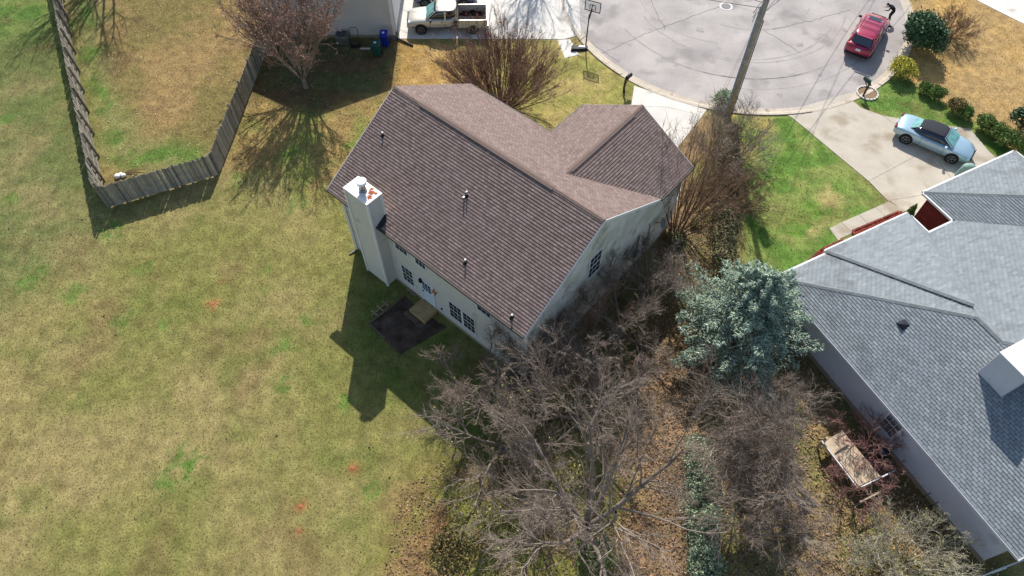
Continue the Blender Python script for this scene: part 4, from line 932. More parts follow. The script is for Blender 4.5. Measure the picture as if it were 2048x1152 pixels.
for a, b, s_ in ((pb_ + Z * 8.3, A3(-12, 58, 7.6), .9), (pb_ + Z * 8.0, A3(-8.4, 50, 5.2), .8), (pb_ + Z * 7.6, A3(40, 66, 7.5), 1.2), (pb_ + Z * 7.4, A3(30, 60, 7.6), 1.0), (pb_ + Z * 11.2, A3(30, 64, 11.2), 1.), (pb_ + Z * 11.5, A3(-14, 60, 11.4), 1.)):
    mb.tube(cable((a, b), s_), .017, 5)
mb.build('cable', 'wire', t)
mb = MB(); mb.tube([pb_ + A3(-.1, 0, 7.2), pb_ + A3(-.55, .8, 0)], .01, 5); mb.tube([pb_ + A3(-.1, 0, 7.4), pb_ + A3(-.75, .85, 0)], .01, 5); mb.build('guy_wire', 'metal', t)
for k in range(3):
    c = pb_ + A3(-.12, -.02, 7.4 + k * .3); MB().tube([c + A3(-.28 - .06 * k, 0, -.3), c + A3(-.22, 0, .2), c + A3(-.05, 0, .55)], .018, 5).build('drip_loop', 'wire', t)

# ================================================================== BASKETBALL HOOP, MAILBOXES
hb_ = g(1171, 97); t = thing('basketball_hoop', 'portable basketball hoop with clear backboard at the kerb', 'basketball hoop', hb_)
MB().tube([hb_ + Z * .15, hb_ + Z * 1.2, hb_ + A3(.02, .02, 2.75)], [.05, .045, .04], 10).build('pole', 'black', t)
bd = nrm(A3(.9, -.42, 0)); bn = A3(.42, .9, 0); c = hb_ + A3(.25, .42, 3.1)
MB().obox(c, bd * .53, bn * .008, Z * .36).build('backboard', 'acrylic', t)
mb = MB()
for s_ in (-1, 1): mb.obox(c + bd * .55 * s_, bd * .025, bn * .02, Z * .4); mb.obox(c + Z * .38 * s_, bd * .55, bn * .02, Z * .025)
mb.obox(c - Z * .1 + bd * .21, bd * .02, bn * .012, Z * .18); mb.obox(c - Z * .1 - bd * .21, bd * .02, bn * .012, Z * .18); mb.obox(c + Z * .08, bd * .2, bn * .012, Z * .02); mb.build('backboard_frame', 'black', t)
rc = c + bn * .28 - Z * .28; MB().tube([rc + .22 * (bd * math.cos(a) + bn * math.sin(a)) for a in np.linspace(0, 2 * math.pi, 21)], .014, 6, cap=False).build('rim', 'copper', t)
mb = MB()
for k in range(10):
    a = k * .628; mb.tube([rc + .22 * (bd * math.cos(a) + bn * math.sin(a)), rc + .12 * (bd * math.cos(a + .3) + bn * math.sin(a + .3)) - Z * .35], .006, 3)
mb.build('net', 'flag_white', t)
MB().tube([hb_ + Z * 2.2, c - Z * .2], .03, 6).build('arm', 'black', t); MB().tube([hb_ + Z * 2.5, c + Z * .15], .03, 6).build('arm', 'black', t)
MB().tube([hb_ + Z * 1.1, hb_ + A3(-.95, -.1, .3)], .02, 6).build('brace', 'black', t)
MB().box8([hb_ + A3(-1.1, -.42, .02), hb_ + A3(.15, -.3, .02), hb_ + A3(.2, .2, .02), hb_ + A3(-1., .2, .02), hb_ + A3(-1.02, -.35, .22), hb_ + A3(.1, -.22, .16), hb_ + A3(.12, .14, .16), hb_ + A3(-.95, .12, .22)]).build('base', 'black', t, bevel=.03)
MB().box8([hb_ + A3(-.55, -.16, .19), hb_ + A3(.05, -.14, .165), hb_ + A3(.05, .1, .165), hb_ + A3(-.5, .1, .2), hb_ + A3(-.5, -.12, .24), hb_ + A3(0, -.1, .21), hb_ + A3(0, .06, .21), hb_ + A3(-.45, .06, .24)]).build('base_cover', 'white_plastic', t, bevel=.02)
def mailbox(loc, rz, label, m, curved=False):
    t = thing('mailbox', label, 'mailbox', loc, rz, group='kerbside mailboxes', world=False)
    if curved: MB().tube([(0, 0, 0), (-.05, .02, .4), (.03, .04, .8), (.0, .02, 1.25)], [.09, .075, .07, .06], 9).build('post', 'post_wood', t, smooth=True)
    else: MB().box(-.05, -.05, 0, .05, .05, 1.15).build('post', 'post_wood', t)
    MB().bar((-.15, 0, 1.0), (.5, 0, 1.05), .08, .08).build('arm', 'post_wood', t); MB().tube([(0, 0, .65), (.35, 0, 1.0)], .03, 6).build('brace', 'post_wood', t)
    mb = MB(); prof = [(-.1, 0), (.1, 0), (.1, .12)] + [(.1 * math.cos(a), .12 + .1 * math.sin(a)) for a in np.linspace(.3, 2.84, 7)] + [(-.1, .12)]
    mb.prism([(.02, y, 1.09 + z) for y, z in prof], (.5, 0, 0)); mb.build('box', m, t); MB().prism([(.521, y * .9, 1.1 + z * .9) for y, z in prof], (.008, 0, 0)).build('door', 'black', t)
    MB().box(.3, .102, 1.2, .33, .11, 1.36).build('flag', 'red_lamp', t)
mailbox(tuple(g(1248, 184)), R(45), 'dark mailbox on a crooked trunk post beside the white driveway', 'black', True)
mailbox(tuple(g(1726, 192)), R(120), 'green mailbox on a wooden post inside a small round brick bed', 'bin_green')
cbd = g(1734, 187); bd_ = thing('tree_ring_bed', 'round mulch bed ringed with bricks at the foot of the green mailbox', 'flower bed', cbd)
MB().disc(cbd, Z, .62, .03, 20).build('soil', 'litter', bd_); me = None
for k in range(17):
    a = k / 17 * 2 * math.pi; q = MB().box(-.1, -.05, 0, .1, .05, .1).build('brick', 'slab_white', bd_, bevel=.01) if me is None else link('brick', me, None, bd_); me = q.data
    q.location = (.68 * math.cos(a), .68 * math.sin(a), 0); q.rotation_euler = (0, 0, a + math.pi / 2)
HARD.append([(cbd[0] + .7 * math.cos(a), cbd[1] + .7 * math.sin(a)) for a in np.arange(8) * .785])

# ================================================================== VEHICLES
def loft(st, prof, sub_=1):
    """st: list of (x, params) ; prof(params)-> half section [(y,z)...] from bottom centre to top centre"""
    mb = MB(); rings = []
    for s_ in st:
        h_ = prof(*s_[1:]); ring = [(s_[0], y, z) for y, z in h_] + [(s_[0], -y, z) for y, z in h_[::-1][1:-1]] if h_[0][0] == 0 and h_[-1][0] == 0 else [(s_[0], y, z) for y, z in h_] + [(s_[0], -y, z) for y, z in h_[::-1]]
        rings.append(ring)
    k = len(rings[0]); vs = [p for r_ in rings for p in r_]
    fs = [(i * k + j, i * k + (j + 1) % k, (i + 1) * k + (j + 1) % k, (i + 1) * k + j) for i in range(len(rings) - 1) for j in range(k)]
    fs += [tuple(range(k))[::-1], tuple(range((len(rings) - 1) * k, len(rings) * k))]
    fs = [f[::-1] for f in fs]
    return mb.add(vs, fs)
def bprof(w_, zb, zs, zt): return [(0, zb), (w_ * .8, zb), (w_ * .97, zb + .06), (w_, zb + (zs - zb) * .5), (w_ * .985, zs - .06), (w_ * .93, zs), (w_ * .6, zs + (zt - zs) * .8), (0, zt)]
def gprof(w0, w1, z0, z1): return [(0, z0), (w0, z0), (w0 * .5 + w1 * .5 + .02, (z0 + z1) / 2), (w1, z1 - .05), (w1 * .88, z1), (0, z1 + .015)]
def wheel(root, x, y, side, r_=.34, spokes=5, mrim='rim'):
    w_ = MB(); w_.tube([(x, y - .11 * side, r_), (x, y - .1 * side, r_), (x, y + .1 * side, r_), (x, y + .115 * side, r_)], [r_ * .9, r_, r_, r_ * .88], 26); o_ = w_.build('wheel', 'rubber', root, smooth=False)
    m_ = MB(); m_.disc((x, y + .112 * side, r_), (0, side, 0), r_ * .68, .008, 24); q = m_.build('rim_well', 'black'); q.parent = o_
    m_ = MB(); m_.tube([(x, y + .118 * side, r_), (x, y + .132 * side, r_)], r_ * .16, 12); rr0 = r_ * .69
    m_.tube([(x + rr0 * math.cos(a), y + .122 * side, r_ + rr0 * math.sin(a)) for a in np.linspace(0, 2 * math.pi, 25)], .014, 5, cap=False)
    for k in range(spokes):
        a = k * 2 * math.pi / spokes + .3
        for dd in (-.09, .09): m_.bar((x + .04 * math.cos(a), y + .126 * side, r_ + .04 * math.sin(a)), (x + rr0 * math.cos(a + dd), y + .126 * side, r_ + rr0 * math.sin(a + dd)), .02, .028, up=(0, 1, 0))
    q = m_.build('rim', mrim); q.parent = o_
    a_ = MB(); a_.disc((x, y + .02 * side, r_ + .02), (0, side, 0), r_ + .055, .055, 28); return a_
def car(name, label, cat, loc, rz, P, grp):
    t = thing(name, label, cat, loc, rz, group=grp, world=False); pm = P['paint']; wd = P['w']
    loft(P['body'], bprof).build('body', pm, t, smooth=True, sub=2)
    loft(P['cabin'], gprof).build('windows', 'car_glass', t, smooth=True, sub=1)
    if P.get('roof'): loft(P['roof'], gprof).build('roof', P.get('roofm', pm), t, smooth=True, sub=2)
    for (x0, y0, z0), (x1, y1, z1), wv in P['pillars']:
        for s_ in (-1, 1): MB().bar((x0, y0 * s_, z0), (x1, y1 * s_, z1), wv, .03).build('pillar', P.get('pillm', pm), t)
    mb = MB(); pts = P['shield']; mb.add([pts[0], pts[1], (pts[1][0], -pts[1][1], pts[1][2]), (pts[0][0], -pts[0][1], pts[0][2])], [(0, 1, 2, 3)]); mb.prism([np.array(pts[0]), np.array(pts[1]), A3(pts[1][0], -pts[1][1], pts[1][2]), A3(pts[0][0], -pts[0][1], pts[0][2])], (0.01, 0, .01)); mb.build('windshield', P.get('shm', 'windshield'), t)
    if P.get('backglass'):
        pts = P['backglass']; MB().prism([A3(*pts[0]), A3(pts[0][0], -pts[0][1], pts[0][2]), A3(pts[1][0], -pts[1][1], pts[1][2]), A3(*pts[1])], (-.012, 0, .01)).build('rear_window', P.get('bgm', 'car_glass'), t)
    for x in P['wx']:
        for s_ in (-1, 1):
            a_ = wheel(t, x, s_ * (wd - .10), s_, P.get('wr', .34), P.get('spokes', 5)); a_v = [(p[0], p[1] + s_ * (wd - (wd - .10) - .075 - .0), p[2]) for p in a_.v]; a_.v = a_v; a_.build('wheel_arch', 'black', t)
    fx, hx = P['x'][1], P['x'][0]
    for s_ in (-1, 1):
        MB().obox((P['hl'][0], s_ * P['hl'][1], P['hl'][2] - .08), A3(.08, s_ * -.03, 0), A3(.02, .13 * s_, 0), A3(0, 0, .04)).build('headlight', 'head_lamp', t, bevel=.02)
        MB().obox((P['tl'][0], s_ * P['tl'][1], P['tl'][2]), A3(.06, 0, 0), A3(0, .17, 0), A3(0, 0, .08)).build('taillight', 'red_lamp', t, bevel=.02)
        mr_ = MB(); mr_.obox((P['mir'][0], s_ * P['mir'][1], P['mir'][2]), A3(.07, 0, 0), A3(0, .11, 0), A3(0, 0, .07)); mr_.build('mirror', P.get('mirm', pm), t, bevel=.03)
        for x in P['handles']: MB().obox((x, s_ * (wd * .985), P['hz']), A3(.1, 0, 0), A3(0, .012, 0), A3(0, 0, .015)).build('handle', P.get('handm', 'chrome'), t)
        for x in P['seams']: MB().obox((x, s_ * (wd - .005), P['hz'] - .18), A3(.006, 0, 0), A3(0, .012, 0), A3(0, 0, .3)).build('door_seam', 'black', t)
    MB().obox((hx - .005, 0, P['pz']), A3(.01, 0, 0), A3(0, .16, 0), A3(0, 0, .08)).build('licence_plate', 'plate', t)
    MB().obox((fx - .0, 0, P['pz'] - .12), A3(.02, 0, 0), A3(0, wd * .55, 0), A3(0, 0, .09)).build('grille', 'black', t)
    return t
wd = .95
SUV = dict(paint='paint_red', w=wd, x=(-2.42, 2.42), wx=(-1.42, 1.42), wr=.36, spokes=6,
    body=[(-2.42, .78, .42, .72, .78), (-2.36, .9, .3, .98, 1.06), (-1.9, .95, .28, 1.06, 1.12), (0, .96, .26, 1.02, 1.1), (1.2, .95, .28, 1.0, 1.1), (1.9, .92, .3, .92, 1.02), (2.3, .84, .34, .78, .86), (2.42, .7, .42, .66, .7)],
    cabin=[(-2.1, .8, .6, 1.0, 1.25), (-1.75, .86, .72, 1.0, 1.66), (-.8, .87, .74, 1.0, 1.72), (.3, .87, .73, 1.0, 1.7), (.75, .86, .68, 1.0, 1.55), (1.45, .8, .5, 1.0, 1.1)],
    roof=[(-2.0, .62, .6, 1.6, 1.64), (-1.6, .71, .7, 1.66, 1.72), (-.6, .75, .73, 1.68, 1.75), (.35, .73, .7, 1.66, 1.72), (.58, .66, .62, 1.6, 1.66)],
    pillars=[((1.42, .78, 1.08), (.55, .69, 1.64), .07), ((.0, .9, 1.04), (-.05, .72, 1.68), .08), ((-1.15, .9, 1.04), (-1.1, .72, 1.68), .08), ((-2.16, .82, 1.04), (-1.92, .66, 1.64), .16)],
    shield=((1.42, .7, 1.11), (.66, .6, 1.6)), shm='car_glass', backglass=((-2.22, .68, 1.12), (-1.99, .56, 1.56)), hl=(2.2, .68, .82), tl=(-2.34, .72, .98), mir=(.95, 1.06, 1.14), mirm='black', handles=(-.1, -1.2), hz=.98, seams=(.85, -.02, -1.1), pz=.82)
suv = car('parked_car', 'red SUV with roof rails parked in the cul-de-sac', 'car', (25.42, 42.82, .006), R(56.5), SUV, 'vehicles parked near the houses')
for s_ in (-1, 1): MB().tube([(-1.7, s_ * .66, 1.73), (-1.6, s_ * .66, 1.8), (.2, s_ * .66, 1.8), (.35, s_ * .66, 1.73)], .02, 6).build('roof_rail', 'black', suv)
for x in (-1.15, -.45): MB().tube([(x, -.66, 1.8), (x, .66, 1.8)], .018, 6).build('roof_bar', 'black', suv)
MB().box(.0, -.42, 1.745, .42, .42, 1.757).build('sunroof', 'car_glass', suv)
MB().box(-2.45, -.8, .36, -2.36, .8, .52).build('bumper', 'black', suv, bevel=.03)
MB().box(-2.1, -.55, 1.66, -1.95, .55, 1.69).build('spoiler', 'paint_red', suv, bevel=.01)
wd = .93
COUPE = dict(paint='paint_blue', w=wd, x=(-2.42, 2.44), wx=(-1.42, 1.45), wr=.345, spokes=5,
    body=[(-2.42, .7, .42, .66, .72), (-2.3, .84, .3, .86, .94), (-1.7, .92, .26, .94, 1.0), (-.6, .93, .22, .9, .96), (.6, .93, .22, .88, .96), (1.3, .92, .24, .86, .95), (1.9, .88, .26, .78, .88), (2.28, .76, .3, .62, .7), (2.44, .58, .38, .54, .58)],
    cabin=[(-1.5, .66, .5, .9, .98), (-1.0, .8, .58, .9, 1.22), (-.35, .82, .62, .9, 1.35), (.3, .82, .62, .9, 1.35), (.65, .8, .58, .9, 1.22), (1.15, .74, .5, .88, .97)],
    roof=[(-1.12, .5, .46, 1.19, 1.23), (-.8, .54, .5, 1.27, 1.31), (-.3, .56, .54, 1.34, 1.375), (.25, .55, .54, 1.345, 1.375), (.48, .54, .5, 1.3, 1.325)], roofm='soft_top', pillm='paint_blue',
    pillars=[((1.16, .74, .94), (.48, .6, 1.3), .06)],
    shield=((1.2, .68, .95), (.52, .54, 1.31)), backglass=((-1.52, .52, .985), (-1.1, .44, 1.2)), bgm='windshield', hl=(2.2, .6, .66), tl=(-2.34, .62, .82), mir=(.82, 1.02, 1.0), handles=(-.35,), hz=.8, seams=(.78, -.65), pz=.62)
cp = car('parked_car', 'pale blue convertible coupe with black soft top on the concrete driveway', 'car', (26.72, 32.42, .03), R(-36.3), COUPE, 'vehicles parked near the houses')
MB().tube([(.5, -.6, 1.33), (.52, 0, 1.36), (.5, .6, 1.33)], .03, 6).build('windshield_header', 'chrome', cp)
NAVY = dict(COUPE); NAVY.update(paint='paint_navy', roofm='paint_navy', pillm='paint_navy')
car('parked_car', 'dark navy car at the top edge behind the tan pickup', 'car', (-5.1, 47.55, .03), R(180), NAVY, 'vehicles parked near the houses')
# pickup
TR = thing('pickup_truck', 'pale tan pickup truck with extended cab and open bed on the white driveway', 'pickup truck', (-4.75, 44.45, .03), R(181.5), group='vehicles parked near the houses', world=False)
wd = .97
loft([(-.75, .95, .5, 1.12, 1.18), (.3, .97, .48, 1.1, 1.18), (1.1, .97, .48, 1.1, 1.2), (1.6, .95, .48, 1.08, 1.2), (2.4, .92, .5, 1.02, 1.14), (2.75, .86, .52, .94, 1.02), (2.86, .76, .56, .86, .9)], bprof).build('body', 'paint_tan', TR, smooth=True, sub=1)
loft([(-.75, .86, .72, 1.08, 1.76), (-.1, .88, .74, 1.08, 1.82), (.7, .88, .72, 1.08, 1.78), (.95, .86, .66, 1.08, 1.6), (1.5, .8, .6, 1.08, 1.16)], gprof).build('windows', 'car_glass', TR, smooth=True, sub=1)
loft([(-.76, .73, .7, 1.72, 1.78), (-.2, .75, .72, 1.76, 1.84), (.6, .74, .7, 1.73, 1.81), (.8, .68, .64, 1.66, 1.72)], gprof).build('roof', 'paint_tan', TR, smooth=True, sub=1)
for a, b, wv in (((1.5, .78, 1.12), (.76, .68, 1.7), .08), ((.12, .92, 1.1), (.1, .72, 1.78), .1), ((-.68, .9, 1.1), (-.68, .73, 1.76), .12)):
    for s_ in (-1, 1): MB().bar((a[0], a[1] * s_, a[2]), (b[0], b[1] * s_, b[2]), wv, .03).build('pillar', 'paint_tan', TR)
MB().prism([A3(1.52, .72, 1.16), A3(.9, .62, 1.66), A3(.9, -.62, 1.66), A3(1.52, -.72, 1.16)], (.012, 0, .01)).build('windshield', 'windshield', TR)
MB().box(-2.86, -.9, .52, -.8, .9, .62).build('bed_floor', 'bed_dark', TR)
for s_ in (-1, 1):
    mb = MB(); mb.box(-2.86, s_ * .93 - .045, .52, -.8, s_ * .93 + .045, 1.16); mb.build('bed_side', 'paint_tan', TR, bevel=.02)
    MB().box(2.62, s_ * .7 - .17, .84, 2.8, s_ * .7 + .17, .98).build('headlight', 'head_lamp', TR, bevel=.03)
    MB().box(-2.9, s_ * .86 - .08, .8, -2.84, s_ * .86 + .08, 1.1).build('taillight', 'red_lamp', TR)
    MB().obox((1.15, s_ * 1.1, 1.22), A3(.06, 0, 0), A3(0, .12, 0), A3(0, 0, .1)).build('mirror', 'black', TR, bevel=.02)
    for x in (.35, -.5): MB().obox((x, s_ * .965, 1.0), A3(.09, 0, 0), A3(0, .012, 0), A3(0, 0, .015)).build('handle', 'black', TR)
    for x in (1.22, .12): MB().obox((x, s_ * .968, .82), A3(.006, 0, 0), A3(0, .012, 0), A3(0, 0, .28)).build('door_seam', 'black', TR)
MB().box(-2.9, -.88, .55, -2.82, .88, 1.14).build('tailgate', 'paint_tan', TR, bevel=.02)
MB().box(-.84, -.88, .6, -.78, .88, 1.16).build('bed_front', 'bed_dark', TR)
MB().box(2.72, -.85, .5, 2.92, .85, .68).build('bumper', 'chrome', TR, bevel=.04); MB().box(-3.0, -.85, .5, -2.9, .85, .64).build('bumper', 'chrome', TR, bevel=.02)
MB().box(2.82, -.5, .72, 2.9, .5, .95).build('grille', 'black', TR)
mb = MB()
for k in range(90):
    c = A3(random.uniform(-2.7, -1), random.uniform(-.75, .75), .64 + random.random() * .3); d = RG.normal(0, .13, 3); e = RG.normal(0, .03, 3); mb.add([c, c + d, c + d + e, c + e], [(0, 1, 2, 3)])
stuff(mb.build('brush_load', 'debris', TR))
for x in (-1.85, 1.9):
    for s_ in (-1, 1):
        a_ = wheel(TR, x, s_ * .87, s_, .38, 6); a_.v = [(p[0], p[1] + s_ * .027, p[2] + .03) for p in a_.v]; a_.build('wheel_arch', 'black', TR)
MB().box(-2.7, -.6, .35, 2.6, .6, .5).build('chassis', 'black', TR)

# ---- person bending at the far front corner of the SUV
def skin_mesh(name, nodes, edges, m, parent, sub_=2):
    me = bpy.data.meshes.new(name); me.from_pydata([n[:3] for n in nodes], edges, []); me.update(); o_ = link(name, me, m, parent)
    sk = o_.modifiers.new('skin', 'SKIN'); sk.use_smooth_shade = True
    if not me.skin_vertices: 
        import bmesh
        bm = bmesh.new(); bm.from_mesh(me); bm.verts.layers.skin.verify(); bm.to_mesh(me); bm.free()
    for i, n in enumerate(nodes): me.skin_vertices[0].data[i].radius = (n[3], n[4] if len(n) > 4 else n[3])
    me.skin_vertices[0].data[0].use_root = True
    s_ = o_.modifiers.new('sub', 'SUBSURF'); s_.levels = s_.render_levels = sub_
    return o_
pp_ = G(1776, 44, 0); t = thing('person', 'person in dark clothes bending over at the front corner of the red SUV', 'person', (pp_[0] + .1, pp_[1] + .1, 0.006), R(160), world=False)
N1 = [(0, 0, .9, .13, .15), (.12, 0, 1.03, .12, .15), (.32, 0, 1.15, .12, .18), (.42, 0, 1.2, .07, .09), (.5, 0, 1.22, .055), (.58, 0, 1.25, .085), (.64, 0, 1.24, .085),
      (.36, .17, 1.14, .06), (.42, .25, .92, .045), (.62, .2, .9, .035), (.36, -.17, 1.14, .06), (.42, -.25, .92, .045), (.64, -.18, .92, .035),
      (0, .1, .86, .09), (.1, .11, .48, .065), (-.02, .12, .1, .045), (.1, .13, .04, .04), (0, -.1, .86, .09), (.14, -.11, .48, .065), (.06, -.12, .1, .045), (.18, -.13, .04, .04)]
E1 = [(0, 1), (1, 2), (2, 3), (3, 4), (4, 5), (5, 6), (2, 7), (7, 8), (8, 9), (2, 10), (10, 11), (11, 12), (0, 13), (13, 14), (14, 15), (15, 16), (0, 17), (17, 18), (18, 19), (19, 20)]
body = skin_mesh('body', N1, E1, 'cloth_dark', t)
hn = [(.54, 0, 1.2, .06, .05), (.61, 0, 1.22, .092, .08), (.67, 0, 1.22, .09, .08), (.72, 0, 1.22, .05)]; hd = skin_mesh('face', hn, [(0, 1), (1, 2), (2, 3)], 'skin', t); 
hn = [(.56, 0, 1.29, .09, .085), (.63, 0, 1.3, .1, .09), (.69, 0, 1.28, .07)]; skin_mesh('hair', hn, [(0, 1), (1, 2)], 'hair', t)
for s_, hx_, hz_ in ((1, .62, .89), (-1, .64, .91)):
    ns = [(hx_, s_ * .19, hz_, .036, .03), (hx_ + .06, s_ * .18, hz_ - .01, .032, .04)]; es = [(0, 1)]
    for k in range(4): ns += [(hx_ + .1, s_ * .18 + (k - 1.5) * .02, hz_ - .015, .009), (hx_ + .135 - abs(k - 1.5) * .008, s_ * .18 + (k - 1.5) * .022, hz_ - .035, .008)]; es += [(1, 2 + 2 * k), (2 + 2 * k, 3 + 2 * k)]
    ns += [(hx_ + .05, s_ * .14, hz_ - .01, .01), (hx_ + .08, s_ * .125, hz_ - .02, .009)]; es += [(0, 10), (10, 11)]
    skin_mesh('hand', ns, es, 'skin', t, 1)
for x, y, lb in ((1768, 43.5, 'dark wheel-like bundle on the kerb'),): pass

# ================================================================== NEIGHBOUR YARD: deck, grill
dz = .75
dcor = [G(1646, 884, dz), G(1685, 863, dz), G(1760, 953, dz), G(1717, 973, dz)]
dk_ = thing('wooden_deck', 'sunlit wooden plank deck with rails in the side yard of the grey-roofed house', 'deck', (*np.mean([p[:2] for p in dcor], 0), 0))
npl = 10
for i in range(npl):
    t0_, t1_ = (i + .04) / npl, (i + .96) / npl
    a, b, c, d = lerp(dcor[0], dcor[1], t0_), lerp(dcor[0], dcor[1], t1_), lerp(dcor[3], dcor[2], t1_), lerp(dcor[3], dcor[2], t0_)
    MB().prism([a, d, c, b], Z * .04).build('plank', 'plank', dk_)
for a, b in ((dcor[0], dcor[3]), (dcor[1], dcor[2]), (dcor[0], dcor[1]), (dcor[3], dcor[2])): MB().bar(a - Z * .09, b - Z * .09, .05, .16).build('joist', 'fence_rail', dk_)
for c in dcor: MB().box(c[0] - .05, c[1] - .05, 0, c[0] + .05, c[1] + .05, dz - .02 if c is not dcor[0] else dz + .5).build('post', 'plank', dk_)
MB().bar(G(1643, 882, dz + .12), G(1715, 976, dz + .12), .05, .09).build('rail', 'trim', dk_)
MB().bar(G(1672, 880, dz + .5), G(1700, 862, dz + .5), .05, .07).build('rail', 'timber', dk_)
sw = thing('deck_railing', 'long grey bar rail standing across the lower end of the plank deck', 'railing', G(1756, 958, .0)); a, b = G(1722, 974, .95), G(1790, 941, .95)
MB().bar(a, b, .05, .07).build('top_rail', 'trim', sw)
for q in (a, b): MB().bar(q - Z * .03, A3(q[0], q[1], 0), .05, .05, up=(1, 0, 0)).build('post', 'fence_rail', sw)
rl = thing('railing', 'low railing with thin balusters below the plank deck, casting a striped shadow', 'railing', G(1738, 995, 0)); a, b = G(1720, 1004, .98), G(1762, 983, .98)
MB().bar(a, b, .06, .06).build('top_rail', 'plank', rl); MB().bar(a - Z * .85, b - Z * .85, .05, .05).build('bottom_rail', 'fence_rail', rl)
for i in range(5): q = lerp(a, b, i / 4); MB().bar(q - Z * .03, A3(q[0], q[1], .0), .035, .035, up=(1, 0, 0)).build('baluster', 'fence_rail', rl)
p = G(1752, 915, 0); t = thing('kettle_grill', 'dark round kettle grill between the plank deck and the house wall', 'grill', p)
mb = MB(); mb.tube([p + Z * .45, p + Z * .55, p + Z * .7, p + Z * .82, p + Z * .95, p + Z * 1.02], [.12, .26, .31, .3, .2, .04], 22); mb.build('bowl', 'grill', t, smooth=True)
for k in range(3): a = k * 2.1; MB().tube([p + A3(.12 * math.cos(a), .12 * math.sin(a), .5), p + A3(.32 * math.cos(a), .32 * math.sin(a), 0)], .014, 6).build('leg', 'metal', t)
MB().tube([p + A3(-.06, 0, 1.02), p + A3(-.05, 0, 1.07), p + A3(.05, 0, 1.07), p + A3(.06, 0, 1.02)], .012, 6).build('handle', 'black', t)
# covered object beside garage (partly behind eave)
p = G(1925, 352, 0); t = thing('covered_grill', 'pale green covered grill beside the garage under the white gutter', 'grill', p); mb = MB(); n = 10; vs = []
for r_, z in ((.5, .02), (.46, .5), (.42, .85), (.2, 1.0)): vs += [p + A3(r_ * math.cos(a) * random.uniform(.9, 1.1), .7 * r_ * math.sin(a), z) for a in np.arange(n) * 2 * math.pi / n]
mb.add(vs, [(r_ * n + k, r_ * n + (k + 1) % n, (r_ + 1) * n + (k + 1) % n, (r_ + 1) * n + k) for r_ in range(3) for k in range(n)] + [tuple(range(3 * n, 4 * n))]); mb.build('cover', 'cover_green', t, smooth=True)
for k in range(2): MB().disc(p + A3(-.3 + .6 * k, -.3, .08), (0, -1, 0), .08, .04, 12).build('wheel', 'rubber', t)
# clay mounds, mole hills and leaves
def mound(x, y, r_, m, label, grp, cat, name):
    p = g(x, y); mb = MB(); n = 9; vs = [tuple(p + Z * .03)]
    for rr_, z in ((.5, .02), (1, .0)): vs += [tuple(p + A3(r_ * rr_ * math.cos(a) * random.uniform(.6, 1.3), r_ * rr_ * .7 * math.sin(a) * random.uniform(.6, 1.3), z * random.uniform(.6, 1.4) - .002)) for a in np.arange(n) * 2 * math.pi / n]
    mb.add(vs, [(0, 1 + i, 1 + (i + 1) % n) for i in range(n)] + [(1 + i, 1 + n + i, 1 + n + (i + 1) % n, 1 + (i + 1) % n) for i in range(n)])
    tag(mb.build(name, m), label, cat, grp)
for (x, y, r_), lb in zip(CLAY[:4], ('brightest orange clay patch on the open lawn, left of the chimney shadow', 'orange clay patch on the lawn low in the middle, below the chimney shadow', 'faint orange clay patch near the bottom of the lawn', 'smallest orange clay patch closest to the bottom of the lawn')):
    mound(x, y, r_ * .55, 'clay', lb, 'orange clay patches in the lawn', 'clay patch', 'clay_mound')

# ================================================================== PLANTS
def tubes(P0, P1, r0, r1, n=3):
    P0, P1 = map(np.asarray, (P0, P1)); d = P1 - P0; d = d / np.maximum(np.linalg.norm(d, axis=1, keepdims=True), 1e-9)
    a = np.where(np.abs(d[:, 2:3]) < .9, np.array([[0, 0, 1.]]), np.array([[1., 0, 0]])); x = np.cross(d, a); x /= np.linalg.norm(x, axis=1, keepdims=True); y = np.cross(d, x)
    th = np.arange(n) * 2 * math.pi / n; cs_, sn = np.cos(th), np.sin(th)
    ring = cs_[None, :, None] * x[:, None] + sn[None, :, None] * y[:, None]
    V = np.concatenate([P0[:, None] + ring * np.asarray(r0)[:, None, None], P1[:, None] + ring * np.asarray(r1)[:, None, None]], 1)   # m,2n,3
    m = len(P0); j = np.arange(n); q = np.stack([j, (j + 1) % n, (j + 1) % n + n, j + n], -1)
    return V.reshape(-1, 3), (q[None] + (np.arange(m) * 2 * n)[:, None, None]).reshape(-1, 4)
def unit(v): return v / np.maximum(np.linalg.norm(v, axis=-1, keepdims=True), 1e-9)
